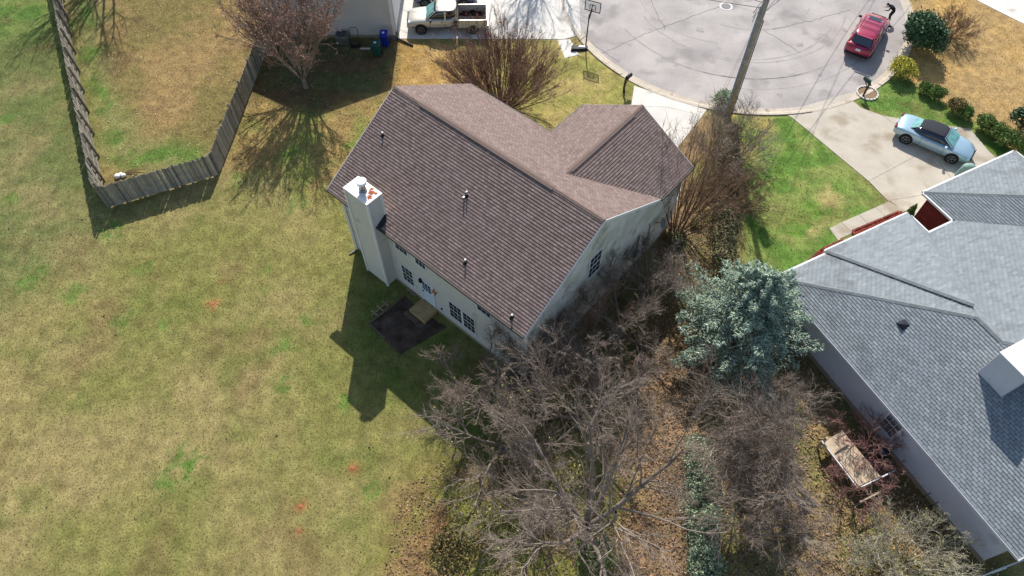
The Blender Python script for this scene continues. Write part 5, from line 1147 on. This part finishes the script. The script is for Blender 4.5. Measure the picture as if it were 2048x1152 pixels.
def grow(rng, starts, dirs, length, radius, levels):
    """levels: list of dict(n=segs, wig, up, kids, ang, lr, rr, f0). returns per-level (P0,P1,r0,r1)"""
    pos = np.asarray(starts, float); dr_ = unit(np.asarray(dirs, float)); ln = np.asarray(length, float) * np.ones(len(pos)); rd = np.asarray(radius, float) * np.ones(len(pos)); out = []; tips = None
    for li, lv in enumerate(levels):
        n = lv['n']; nodes = [pos]; ds = [dr_]; m = len(pos)
        for k in range(n):
            dr_ = unit(dr_ + rng.normal(0, lv['wig'], (m, 3)) + np.array([0, 0, lv.get('up', 0)])); pos = pos + dr_ * (ln / n)[:, None]; nodes.append(pos); ds.append(dr_)
        Nn = np.stack(nodes, 1); D = np.stack(ds, 1); tp = lv.get('tip', .35)
        fr = 1 - (1 - tp) * np.arange(n + 1) / n; r0 = rd[:, None] * fr[None, :-1]; r1 = rd[:, None] * fr[None, 1:]
        out.append((Nn[:, :-1].reshape(-1, 3), Nn[:, 1:].reshape(-1, 3), r0.ravel(), r1.ravel())); tips = (Nn, D)
        kd = lv.get('kids', 0)
        if not kd: break
        f = lv.get('f0', .25) + (1 - lv.get('f0', .25)) * rng.random((m, kd)); s_ = np.clip(f * n, 0, n - 1e-3); i0 = s_.astype(int); fr_ = (s_ - i0)[..., None]; idx = np.arange(m)[:, None]
        P = Nn[idx, i0] * (1 - fr_) + Nn[idx, i0 + 1] * fr_; Dd = D[idx, i0 + 1]
        rnd_ = unit(rng.normal(0, 1, (m, kd, 3))); perp = unit(rnd_ - (rnd_ * Dd).sum(-1, keepdims=True) * Dd); an = lv['ang'] * rng.uniform(.6, 1.3, (m, kd))[..., None]
        nd = Dd * np.cos(an) + perp * np.sin(an)
        ln = (ln[:, None] * lv['lr'] * rng.uniform(.55, 1.2, (m, kd)) * (1.15 - .5 * f)).ravel(); rd = (rd[:, None] * lv['rr'] * (1 - .5 * f)).ravel()
        rd = np.maximum(rd, lv.get('rmin', .006)); pos = P.reshape(-1, 3); dr_ = nd.reshape(-1, 3)
    return out, tips
def leafquads(rng, C_, size, flat=0.0, asp=1.0):
    m = len(C_); a = unit(rng.normal(0, 1, (m, 3)) * np.array([1, 1, 1 - flat])); b = unit(np.cross(a, rng.normal(0, 1, (m, 3)))); s = (size * rng.uniform(.6, 1.4, m))[:, None]
    V = np.stack([C_ - a * s * asp - b * s * .5, C_ + a * s * asp - b * s * .5, C_ + a * s * asp + b * s * .5, C_ - a * s * asp + b * s * .5], 1)
    return V.reshape(-1, 3), np.arange(4 * m).reshape(-1, 4)
def bare_tree(name, label, cat, loc, stems, h, spread, levels, seed, bark, twig, lean=(0, 0), r0=.1, group=None, buds=None, base_r=.1, tilt0=0.0, trunkh=0):
    rng = np.random.default_rng(seed); loc = A3(*loc[:2], 0); t = thing(name, label, cat, loc, group=group)
    az = np.arange(stems) * 2.399 + rng.uniform(0, 6); tl = spread * np.sqrt((np.arange(stems) + .5) / stems) * rng.uniform(.8, 1.2, stems) + tilt0
    dirs = np.stack([np.sin(tl) * np.cos(az) + lean[0], np.sin(tl) * np.sin(az) + lean[1], np.cos(tl)], -1)
    st_ = np.stack([base_r * np.cos(az), base_r * np.sin(az), np.full(stems, trunkh - .05 if trunkh else -.05)], -1) + loc
    out, tips = grow(rng, st_, dirs, h * rng.uniform(.85, 1.1, stems), r0, levels)
    V = []; Fs = []; k = 0
    for lo in out[:2]:
        v, f = tubes(*lo, n=6); V.append(v); Fs.append(f + k); k += len(v)
    if trunkh:
        v, f = tubes([loc, loc + A3(lean[0] * trunkh * .4, lean[1] * trunkh * .4, trunkh * .5)], [loc + A3(lean[0] * trunkh * .4, lean[1] * trunkh * .4, trunkh * .5), loc + A3(0, 0, trunkh + .1)], [r0 * 2.2, r0 * 1.8], [r0 * 1.8, r0 * 1.6], 10); V.append(v); Fs.append(f + k)
    link('trunk', np_mesh('trunk', np.concatenate(V), np.concatenate(Fs), True), bark, t)
    V = []; Fs = []; k = 0
    for lo in out[2:]:
        v, f = tubes(*lo, n=3); V.append(v); Fs.append(f + k); k += len(v)
    if V: link('crown', np_mesh('crown', np.concatenate(V), np.concatenate(Fs)), twig, t)
    if buds:
        Nn, D = tips; P = Nn.reshape(-1, 3); sel = rng.random(len(P)) < buds[1]; v, f = leafquads(rng, P[sel] + rng.normal(0, .03, (sel.sum(), 3)), buds[2]); link('buds', np_mesh('buds', v, f), buds[0], t)
    return t
LV = dict
BIG = [LV(n=6, wig=.08, up=.04, kids=7, ang=.55, lr=.66, rr=.5, f0=.25, tip=.4), LV(n=6, wig=.11, up=.05, kids=7, ang=.55, lr=.6, rr=.45, f0=.15, tip=.35, rmin=.01),
       LV(n=5, wig=.12, up=.05, kids=6, ang=.5, lr=.65, rr=.55, f0=.1, rmin=.0065), LV(n=4, wig=.15, up=.04, kids=3, ang=.5, lr=.6, rr=.7, f0=.2, rmin=.0045), LV(n=3, wig=.18, up=.02)]
THK = [LV(n=5, wig=.1, up=.02, kids=7, ang=.55, lr=.6, rr=.6, f0=.25, tip=.4), LV(n=5, wig=.16, up=.05, kids=6, ang=.65, lr=.55, rr=.6, f0=.15, rmin=.01),
       LV(n=4, wig=.2, up=.04, kids=4, ang=.65, lr=.6, rr=.7, f0=.15, rmin=.0055), LV(n=4, wig=.25, up=.03)]
MYR = [LV(n=6, wig=.035, up=.03, kids=5, ang=.28, lr=.62, rr=.6, f0=.3, tip=.5), LV(n=5, wig=.05, up=.05, kids=6, ang=.3, lr=.55, rr=.6, f0=.25, rmin=.009),
       LV(n=4, wig=.08, up=.05, kids=5, ang=.4, lr=.5, rr=.7, f0=.2, rmin=.007), LV(n=3, wig=.12, up=.04)]
TG = 'bare winter trees between the two houses'
bare_tree('bare_tree', 'largest bare grey tree in the bottom middle, its limbs fanning from one hub', 'tree', G(1165, 1075), 8, 5.6, .95, BIG, 1, 'bark_grey', 'twig_grey', r0=.13, trunkh=2.0, group=TG)
bare_tree('bare_tree', 'bare grey tree left of the plank deck, its branches swept to the left', 'tree', G(1612, 1022), 9, 5.0, .55, BIG, 2, 'bark_grey', 'twig_grey', lean=(-1.2, .35), r0=.06, trunkh=1.0, group=TG)
bare_tree('bare_tree', 'bare twiggy tree growing in front of the lower corner of the white house', 'tree', G(1150, 850), 6, 4.4, .85, BIG, 3, 'bark_grey', 'twig_grey', r0=.09, trunkh=1.0, group=TG)
bare_tree('bare_tree', 'bare tangled tree beside the gable wall, between the house and the blue spruce', 'tree', G(1240, 670), 6, 3.4, .9, BIG, 4, 'bark_grey', 'twig_grey', r0=.08, trunkh=.6, group=TG)
bare_tree('bare_tree', 'bare tree with thin yellow leaves at the left end of the thicket', 'tree', G(1010, 900), 6, 4.2, .9, THK, 5, 'bark_grey', 'twig_grey', r0=.07, trunkh=.6, group=TG, buds=('leaf_yellow', .05, .035))
bare_tree('bare_tree', 'bare grey tree standing just below the blue spruce, right of the ivy hedge', 'tree', G(1475, 900), 7, 3.8, .85, BIG, 6, 'bark_grey', 'twig_grey', r0=.06, trunkh=.8, group=TG)
for x, y, n_, h_, sd_, tw_, lb in ((1500, 1070, 8, 2.8, 204, 'twig_grey', 'low fine-twigged bare tree between the ivy hedge and the plank deck'), (1060, 1010, 8, 3.6, 201, 'twig_grey', 'fine-twigged bare tree left of the hub of the largest bare tree'), (960, 820, 8, 3.0, 203, 'twig_grey', 'bare pale-twigged young tree reaching into the chimney shadow'),
    (1070, 770, 8, 3.2, 205, 'twig_grey', 'bare young tree touching the lower eave corner of the white house'), (1285, 590, 8, 2.3, 206, 'twig_grey', 'low bare thicket tree at the foot of the gable wall window'), (1130, 730, 8, 3.4, 207, 'twig_brown', 'brown-twigged bare tree in the middle of the thicket by the house')):
    bare_tree('bare_tree', lb, 'tree', G(x, y), n_, h_, 1.0, BIG, sd_, 'bark_grey', tw_, r0=.055, trunkh=.5, group=TG)
bare_tree('bare_tree', 'pink budding tree at the end of the fence by the left neighbour house', 'tree', (-14.1, 37.7), 20, 5.9, .66, [LV(n=6, wig=.05, up=.05, kids=8, ang=.4, lr=.55, rr=.55, f0=.3), LV(n=5, wig=.1, up=.05, kids=8, ang=.5, lr=.5, rr=.6, f0=.2, rmin=.012), LV(n=4, wig=.15, up=.05, kids=5, ang=.5, lr=.5, rr=.7, rmin=.009), LV(n=3, wig=.2, up=.04)], 7, 'bark_grey', 'twig_pink', r0=.08, trunkh=.9, buds=('bud_pink', .55, .03))
bare_tree('crape_myrtle', 'fan of red-brown bare stems rising behind the brown roof in the front yard', 'shrub', G(1000, 222), 95, 4.2, .92, MYR, 8, 'bark_brown', 'twig_brown', r0=.035, base_r=.35, buds=('twig_red', .3, .022), group='bare multi-stem crape myrtles')
bare_tree('crape_myrtle', 'bare multi-stem crape myrtle at the right corner of the brown roof', 'shrub', G(1352, 470), 16, 5.0, .55, MYR, 9, 'bark_brown', 'twig_brown', r0=.045, base_r=.22, lean=(.12, .12), group='bare multi-stem crape myrtles')
bare_tree('bare_shrub', 'wide leafless tan shrub below the utility pole beside the green lawn', 'shrub', G(1450, 320), 26, 3.0, .8, THK, 10, 'bark_grey', 'twig_grey', r0=.025, base_r=.6, group='leafless shrubs')
bare_tree('bare_shrub', 'leafless tan shrub spreading over the ivy hedge, middle of the strip by the lawn', 'shrub', G(1455, 410), 22, 2.0, .95, THK, 12, 'bark_brown', 'twig_brown', r0=.025, base_r=.6, group='leafless shrubs')
bare_tree('bare_shrub', 'sparse leafless shrub next to the round dark green bush', 'shrub', G(1895, 75), 26, 1.7, .9, THK, 13, 'bark_brown', 'twig_brown', r0=.02, base_r=.2, group='leafless shrubs')
bare_tree('bare_shrub', 'reddish twiggy maple shrub growing around the upper end of the plank deck', 'shrub', G(1735, 905), 14, 1.9, 1.0, THK, 14, 'twig_red', 'twig_red', r0=.035, base_r=.1, group='leafless shrubs')
bare_tree('bare_shrub', 'low reddish twiggy shrub along the lower left side of the plank deck', 'shrub', G(1702, 985), 12, 1.5, 1.0, THK, 15, 'twig_red', 'twig_red', r0=.03, base_r=.3, group='leafless shrubs')
bare_tree('bare_shrub', 'pale grey-green dense twiggy shrub in the bottom right corner of the yard', 'shrub', G(1800, 1135), 26, 2.3, 1.0, THK, 16, 'twig_pale', 'twig_pale', r0=.03, base_r=.4, group='leafless shrubs', buds=('leaf_yellow', .08, .02))
bare_tree('bare_shrub', 'low pale twiggy shrub at the bottom edge, left of the pale grey-green one', 'shrub', G(1715, 1165), 18, 1.6, 1.0, THK, 17, 'twig_pale', 'twig_pale', r0=.025, base_r=.4, group='leafless shrubs')
bare_tree('bare_tree', 'tall bare tree beyond the top edge whose shadow falls across the fenced yard', 'tree', G(238, -95), 8, 7.0, .6, BIG[:4], 18, 'bark_grey', 'twig_grey', r0=.13, trunkh=3.0)
bare_tree('bare_tree', 'bare tree beyond the top edge whose shadow falls on the white driveway and road', 'tree', G(1085, -130), 8, 6.0, .6, BIG[:4], 19, 'bark_grey', 'twig_grey', r0=.12, trunkh=3.0)
# leafy bushes
def bush(name, label, cat, loc, rx, ry, rz_, n, size, m, seed, group=None, stem='bark_brown', shell=.55, z0=0.0, bumps=7):
    rng = np.random.default_rng(seed); loc = A3(*loc[:2], 0); t = thing(name, label, cat, loc, group=group)
    d = unit(rng.normal(0, 1, (n, 3))); d[:, 2] = np.where(d[:, 2] < -.3, -d[:, 2], d[:, 2])
    B = unit(rng.normal(0, 1, (bumps, 3))); amp = np.max(np.clip((d @ B.T - .75) * 4, 0, 1), 1) * .42 + .76
    r_ = (shell + (1 - shell) * rng.random(n) ** .6) * amp; P = d * r_[:, None] * np.array([rx, ry, rz_]); P[:, 2] = np.maximum(P[:, 2] + rz_ * .85 + z0, .03)
    cl = rng.integers(0, n // 14 + 1, n); jit = rng.normal(0, .085 * rx, (n // 14 + 1, 3))[cl]; P = P + jit
    v, f = leafquads(rng, P + loc, size, asp=1.2); link('foliage', np_mesh('foliage', v, f), m, t)
    k = 9; az = rng.uniform(0, 6.28, k); s0 = np.tile(loc, (k, 1)); s1 = loc + np.stack([np.cos(az) * rx * .6, np.sin(az) * ry * .6, np.full(k, rz_ * 1.2 + z0)], -1)
    v, f = tubes(s0, s1, np.full(k, .03), np.full(k, .01), 5); link('stem', np_mesh('stem', v, f), stem, t); return t
bush('evergreen_bush', 'large round dark green evergreen bush by the kerb near the red SUV', 'bush', G(1832, 98), 1.5, 1.5, 1.35, 11000, .06, 'leaf_dark', 21)
bush('forsythia_bush', 'bright yellow flowering bush between the dark bush and the green lawn', 'bush', G(1800, 152), .95, .95, .75, 4500, .045, 'forsythia', 22, shell=.3)
bx = [(1846, 186, .36, 'smallest clipped green shrub, nearest the yellow bush'), (1868, 198, .45, 'clipped green shrub, second from the yellow bush'), (1903, 222, .5, 'clipped green shrub with brown patches above the pale blue convertible'), (1926, 236, .42, 'clipped green shrub between the brown-patched one and the longer hedge'),
      (1962, 258, .5, 'green shrub at the upper end of the row beside the driveway corner'), (1985, 275, .52, 'bushy green shrub in the row just above the garage roof corner'), (2008, 292, .52, 'yellow-green shrub in the row touching the grey garage roof'), (2036, 308, .5, 'last green shrub of the row at the right edge')]
for i, (x, y, r_, lb) in enumerate(bx): bush('clipped_shrub', lb, 'shrub', G(x, y), r_ * 1.35, r_ * 1.3, r_ * 1.15, 2200, .035, 'leaf_brown' if i == 2 else 'leaf_box', 30 + i, group='row of low shrubs along the straw-coloured yard', shell=.4)
bush('evergreen_bush', 'tall dark green conifer bush at the right edge of the straw-coloured yard', 'bush', G(2040, 258), .95, .85, 1.1, 5000, .05, 'leaf_dark', 41)
def cone(name, label, loc, r_, h, n, size, m, seed, group=None, fan=False):
    rng = np.random.default_rng(seed); loc = A3(*loc[:2], 0); t = thing(name, label, 'tree', loc, group=group)
    z = h * (1 - np.sqrt(rng.random(n))) ; az = rng.uniform(0, 6.28, n); rad = r_ * (1 - z / h) ** .8 * (.35 + .65 * rng.random(n) ** .5) * (1 + .18 * np.sin(az * 5 + z * 3)); P = np.stack([rad * np.cos(az), rad * np.sin(az), z + .1], -1)
    v, f = leafquads(rng, P + loc, size, asp=1.4); link('foliage', np_mesh('foliage', v, f), m, t)
    v, f = tubes([loc], [loc + Z * h * .8], [.05], [.02], 6); link('trunk', np_mesh('trunk', v, f), 'bark_brown', t)
cone('small_conifer', 'slim pointed green conifer in the red mulch bed by the grey roof peak', G(1806, 445), .35, 1.6, 1500, .04, 'leaf_box', 50, 'slim conifers in the mulch beds')
cone('small_conifer', 'slim pointed green conifer at the end of the walkway beside the white gutter', G(1694, 500), .33, 1.4, 1400, .04, 'leaf_box', 51, 'slim conifers in the mulch beds')
# blue spruce: whorls of boughs carrying needle sprays
def spruce(loc, h, rad, seed, label):
    rng = np.random.default_rng(seed); loc = A3(*loc[:2], 0); t = thing('blue_spruce', label, 'tree', loc)
    v, f = tubes([loc, loc + Z * h * .5], [loc + Z * h * .5, loc + Z * h], [.2, .12], [.12, .02], 8); link('trunk', np_mesh('trunk', v, f, True), 'bark_brown', t)
    P0 = []; P1 = []; n = 150
    for k in range(n):
        z = h * (.08 + .9 * (k / n) ** 1.0); a = k * 2.399 + rng.normal(0, .25); rr_ = rad * (1 - z / h) ** .62 * rng.uniform(.72, 1.14) * (1 + .13 * math.sin(3 * a + 1) + .09 * math.sin(5 * a + z)); P0.append(loc + Z * z); P1.append(loc + A3(math.cos(a) * rr_, math.sin(a) * rr_, z + rr_ * rng.uniform(-.12, .12) + .1))
    P0, P1 = np.array(P0), np.array(P1); v, f = tubes(P0, P1, np.full(n, .035), np.full(n, .012), 4); link('boughs', np_mesh('boughs', v, f), 'bark_brown', t)
    m = 210; s_ = .25 + .8 * rng.random((n, m)); ln = np.linalg.norm(P1 - P0, axis=1); d = unit(P1 - P0); side = unit(np.cross(d, np.array([0, 0, 1.])))
    off = rng.uniform(-1, 1, (n, m)) * .25 * (1.25 - s_) * ln[:, None] ; dn = np.abs(rng.normal(0, .1, (n, m)))
    C_ = (P0[:, None] + (P1 - P0)[:, None] * np.clip(s_, 0, 1)[..., None] + side[:, None] * off[..., None]); C_[..., 2] += dn * 1.2 - .1 * np.abs(off)
    dirn = unit(d[:, None] * .7 + side[:, None] * np.sign(off)[..., None] * .6 + rng.normal(0, .35, (n, m, 3)) + np.array([0, 0, .3])); C_ = C_.reshape(-1, 3); dirn = dirn.reshape(-1, 3); k = len(C_)
    # each spray: a little 3-sided spindle
    L2 = rng.uniform(.09, .2, k)[:, None]; A_ = C_ - dirn * L2 * .5; B_ = C_ + dirn * L2 * .6
    v, f = tubes(A_, B_, rng.uniform(.022, .045, k), np.full(k, .008), 3); link('needles', np_mesh('needles', v, f), 'spruce', t)
spruce(G(1458, 700), 6.8, 4.3, 60, 'large silvery blue spruce tree beside the grey-roofed house')
# ivy / hedge strip between the lots
def strip(name, label, cat, pts, wd, h, n, size, m, seed, kind=None, group=None):
    rng = np.random.default_rng(seed); pts = np.array([p[:2] for p in pts]); t = rng.random(n) * (len(pts) - 1); i = t.astype(int); fr_ = (t - i)[:, None]; c = pts[i] * (1 - fr_) + pts[i + 1] * fr_
    d = unit(pts[np.minimum(i + 1, len(pts) - 1)] - pts[i]); nn = np.stack([-d[:, 1], d[:, 0]], -1); o_ = rng.uniform(-1, 1, n); wn_ = .62 + .75 * fbm(c[:, 0] * 1.0, c[:, 1] * 1.0, .8, seed + 5); o_ = o_ * np.where(rng.random(n) < .12, 1.35, 1); c = c + nn * (o_ * wn_ * wd / 2)[:, None]; o_ = np.clip(o_, -1, 1)
    hz = h * np.sqrt(np.clip(1 - o_ ** 2 * .85, 0, 1)) * (.25 + 1.25 * fbm(c[:, 0], c[:, 1], 1.3, seed)) * (.35 + .65 * rng.random(n) ** .4)
    th_ = thing(name, label, cat, (*pts.mean(0), 0), group=group); v, f = leafquads(rng, np.stack([c[:, 0], c[:, 1], hz + .02], -1), size, asp=1.1); link('foliage', np_mesh('foliage', v, f), m, th_)
    k = 260; ii = rng.integers(0, n, k); P1 = np.stack([c[ii, 0], c[ii, 1], hz[ii] + .1], -1); P0 = P1 * 1; P0[:, 2] = 0; P0[:, :2] += rng.normal(0, .15, (k, 2)); v, f = tubes(P0, P1, np.full(k, .02), np.full(k, .008), 4); link('stem', np_mesh('stem', v, f), 'bark_brown', th_)
strip('ivy_hedge', 'pale green variegated ivy hedge strip at the bottom, right of the leaf litter path', 'hedge', [G(1395, 880), G(1400, 960), G(1405, 1060), G(1408, 1200)], 1.35, 1.0, 15000, .04, 'ivy', 70, group='hedge strips on the boundary')
strip('ivy_hedge', 'dull green and brown hedge strip running from the utility pole to the blue spruce', 'hedge', [G(1455, 260), G(1452, 350), G(1450, 440), G(1445, 560)], 1.5, .8, 14000, .04, 'ivy_dark', 71, group='hedge strips on the boundary')
bush('pole_shrub', 'pale variegated shrub growing around the foot of the utility pole', 'shrub', G(1444, 208), .8, .55, .55, 2200, .04, 'ivy', 72)
for i, (x, y, r_, h_, m, lb) in enumerate(((1000, 1040, 1.5, .5, 'leaf_yellow', 'yellow-green low shrub under the largest bare tree, left side'), (1120, 960, 1.2, .9, 'leaf_yellow', 'yellow-leaved undergrowth shrub directly behind the largest bare tree hub'), (1190, 1110, 1.0, .5, 'leaf_box', 'green low shrub at the foot of the largest bare tree'), (900, 1090, 1.1, .3, 'leaf_brown', 'brownish low ground shrub at the bottom edge of the lawn'), (1110, 800, 1.2, .9, 'leaf_yellow', 'yellow-leaved undergrowth shrub near the lower corner of the white house'))):
    bush('low_shrub', lb, 'shrub', G(x, y), r_, r_ * .9, h_, 1500, .04, m, 80 + i, group='undergrowth shrubs', shell=.1)
bush('low_shrub', 'small dark shrub in a round hole of leaf litter beside the crape myrtle', 'shrub', G(1388, 452), .3, .3, .2, 500, .035, 'leaf_brown', 90, group='undergrowth shrubs')
bush('low_shrub', 'dark green clump at the foot of the crape myrtle near the gable wall', 'shrub', G(1350, 480), .55, .55, .4, 1400, .035, 'ivy_dark', 91, group='undergrowth shrubs')

# ---- leaf litter
def scatter(poly_px, n, size, m, name, seed, z=.03):
    rng = np.random.default_rng(seed); P = W(*poly_px); A = np.array(P); lo, hi = A.min(0), A.max(0); q = rng.uniform(lo, hi, (int(n * 2.5), 2)); k = inside(q[:, 0], q[:, 1], P)
    for hp in HARD[:]: k &= ~inside(q[:, 0], q[:, 1], hp)
    q = q[k][:n]; v, f = leafquads(rng, np.concatenate([q, rng.uniform(.02, z + .03, (len(q), 1))], 1), size, flat=.7, asp=.9); o_ = link(name, np_mesh(name, v, f), m); o_['kind'] = 'stuff'; return o_
scatter([(1290, 620), (1360, 600), (1640, 720), (1700, 860), (1900, 1060), (2000, 1250), (1230, 1250), (1240, 950)], 26000, .045, 'litter', 'leaf_litter', 100)
scatter([(1330, 380), (1440, 380), (1450, 560), (1330, 620), (1310, 480)], 5000, .04, 'litter', 'leaf_litter', 101)
scatter([(1640, 735), (1700, 760), (2060, 1220), (1940, 1200), (1750, 960)], 900, .035, 'litter_pale', 'fallen_leaves', 102)
scatter([(130, 0), (500, 0), (520, 130), (430, 320), (220, 370), (160, 165)], 900, .035, 'litter_pale', 'fallen_leaves', 103)
scatter([(500, 60), (800, 80), (800, 175), (620, 400), (470, 340)], 3500, .035, 'litter', 'fallen_leaves', 104)
scatter([(760, 1180), (800, 980), (950, 880), (1250, 900), (1260, 1200)], 5000, .04, 'litter', 'fallen_leaves', 105)

mk('dark_leaf', lin((58, 46, 36)), .9, rnd='island', ramt=.4)
scatter([(0, 0), (120, 0), (215, 430), (480, 330), (720, 520), (700, 800), (900, 1152), (0, 1152)], 70, .05, 'dark_leaf', 'fallen_leaves', 106)
scatter([(0, 0), (120, 0), (215, 430), (480, 330), (720, 520), (700, 800), (900, 1152), (0, 1152)], 700, .03, 'litter', 'fallen_leaves', 107)
scatter([(1480, 230), (1590, 240), (1770, 400), (1560, 520)], 260, .035, 'litter', 'fallen_leaves', 108)
# ---- grass tufts (instanced on the lawn)
def tuft_mesh(seed, n=7, h=.05, sp=.05):
    rng = np.random.default_rng(seed); vs = []; fs = []
    for i in range(n):
        b = rng.uniform(-sp, sp, 2); a = rng.uniform(0, 6.28); l = rng.uniform(.3, 1.) * h; w__ = rng.uniform(.006, .011); dx, dy = math.cos(a), math.sin(a); tp = (b[0] + dx * l * 1.1, b[1] + dy * l * 1.1, l * rng.uniform(.5, 1))
        k = len(vs); vs += [(b[0] - dy * w__, b[1] + dx * w__, 0), (b[0] + dy * w__, b[1] - dx * w__, 0), tp]; fs.append((k, k + 1, k + 2))
    me = bpy.data.meshes.new('grass_tuft'); me.from_pydata(vs, [], fs); me.update(); me.materials.append(M['tuft']); return bpy.data.objects.new('grass_tuft', me)
tcol = bpy.data.collections.new('tufts')
for s_ in range(5): tcol.objects.link(tuft_mesh(s_))
mask = np.ones(GX.shape, bool)
for hp in HARD:
    for dx, dy in ((0, 0), (GS, 0), (0, GS), (GS, GS)): mask &= ~inside(GX + dx, GY + dy, hp)
pj = (np.stack([GX, GY, 0 * GX], -1) - CP); dd = pj @ _fw; px_ = 1024 + F * (pj @ _r2) / dd; py_ = 576 - F * (pj @ _u2) / dd
mask &= (px_ > -160) & (px_ < 2200) & (py_ > -120) & (py_ < 1260)
gm = ground_mesh('grass', mask, .001); go = link('grass', gm, 'tuft'); go['kind'] = 'stuff'
ng = bpy.data.node_groups.new('grass_scatter', 'GeometryNodeTree')
ng.interface.new_socket('Geometry', in_out='INPUT', socket_type='NodeSocketGeometry'); ng.interface.new_socket('Geometry', in_out='OUTPUT', socket_type='NodeSocketGeometry')
gi = ng.nodes.new('NodeGroupInput'); gout = ng.nodes.new('NodeGroupOutput'); dpn = ng.nodes.new('GeometryNodeDistributePointsOnFaces'); dpn.inputs['Density'].default_value = 190; dpn.inputs['Seed'].default_value = 4
ci = ng.nodes.new('GeometryNodeCollectionInfo'); ci.inputs['Collection'].default_value = tcol; ci.inputs['Separate Children'].default_value = True; ci.inputs['Reset Children'].default_value = True
ip = ng.nodes.new('GeometryNodeInstanceOnPoints'); ip.inputs['Pick Instance'].default_value = True
rr1 = ng.nodes.new('FunctionNodeRandomValue'); rr1.data_type = 'FLOAT_VECTOR'; rr1.inputs['Min'].default_value = (0, 0, 0); rr1.inputs['Max'].default_value = (.3, .3, 6.28)
rr2 = ng.nodes.new('FunctionNodeRandomValue'); rr2.data_type = 'FLOAT'; rr2.inputs[2].default_value = .4; rr2.inputs[3].default_value = 1.0
lk = ng.links.new; lk(gi.outputs[0], dpn.inputs['Mesh']); lk(dpn.outputs['Points'], ip.inputs['Points']); lk(ci.outputs[0], ip.inputs['Instance']); lk(rr1.outputs[0], ip.inputs['Rotation']); lk(rr2.outputs[1], ip.inputs['Scale']); lk(ip.outputs[0], gout.inputs[0])
md = go.modifiers.new('scatter', 'NODES'); md.node_group = ng
for o in bpy.data.objects:
    if '_w' in o: del o['_w']
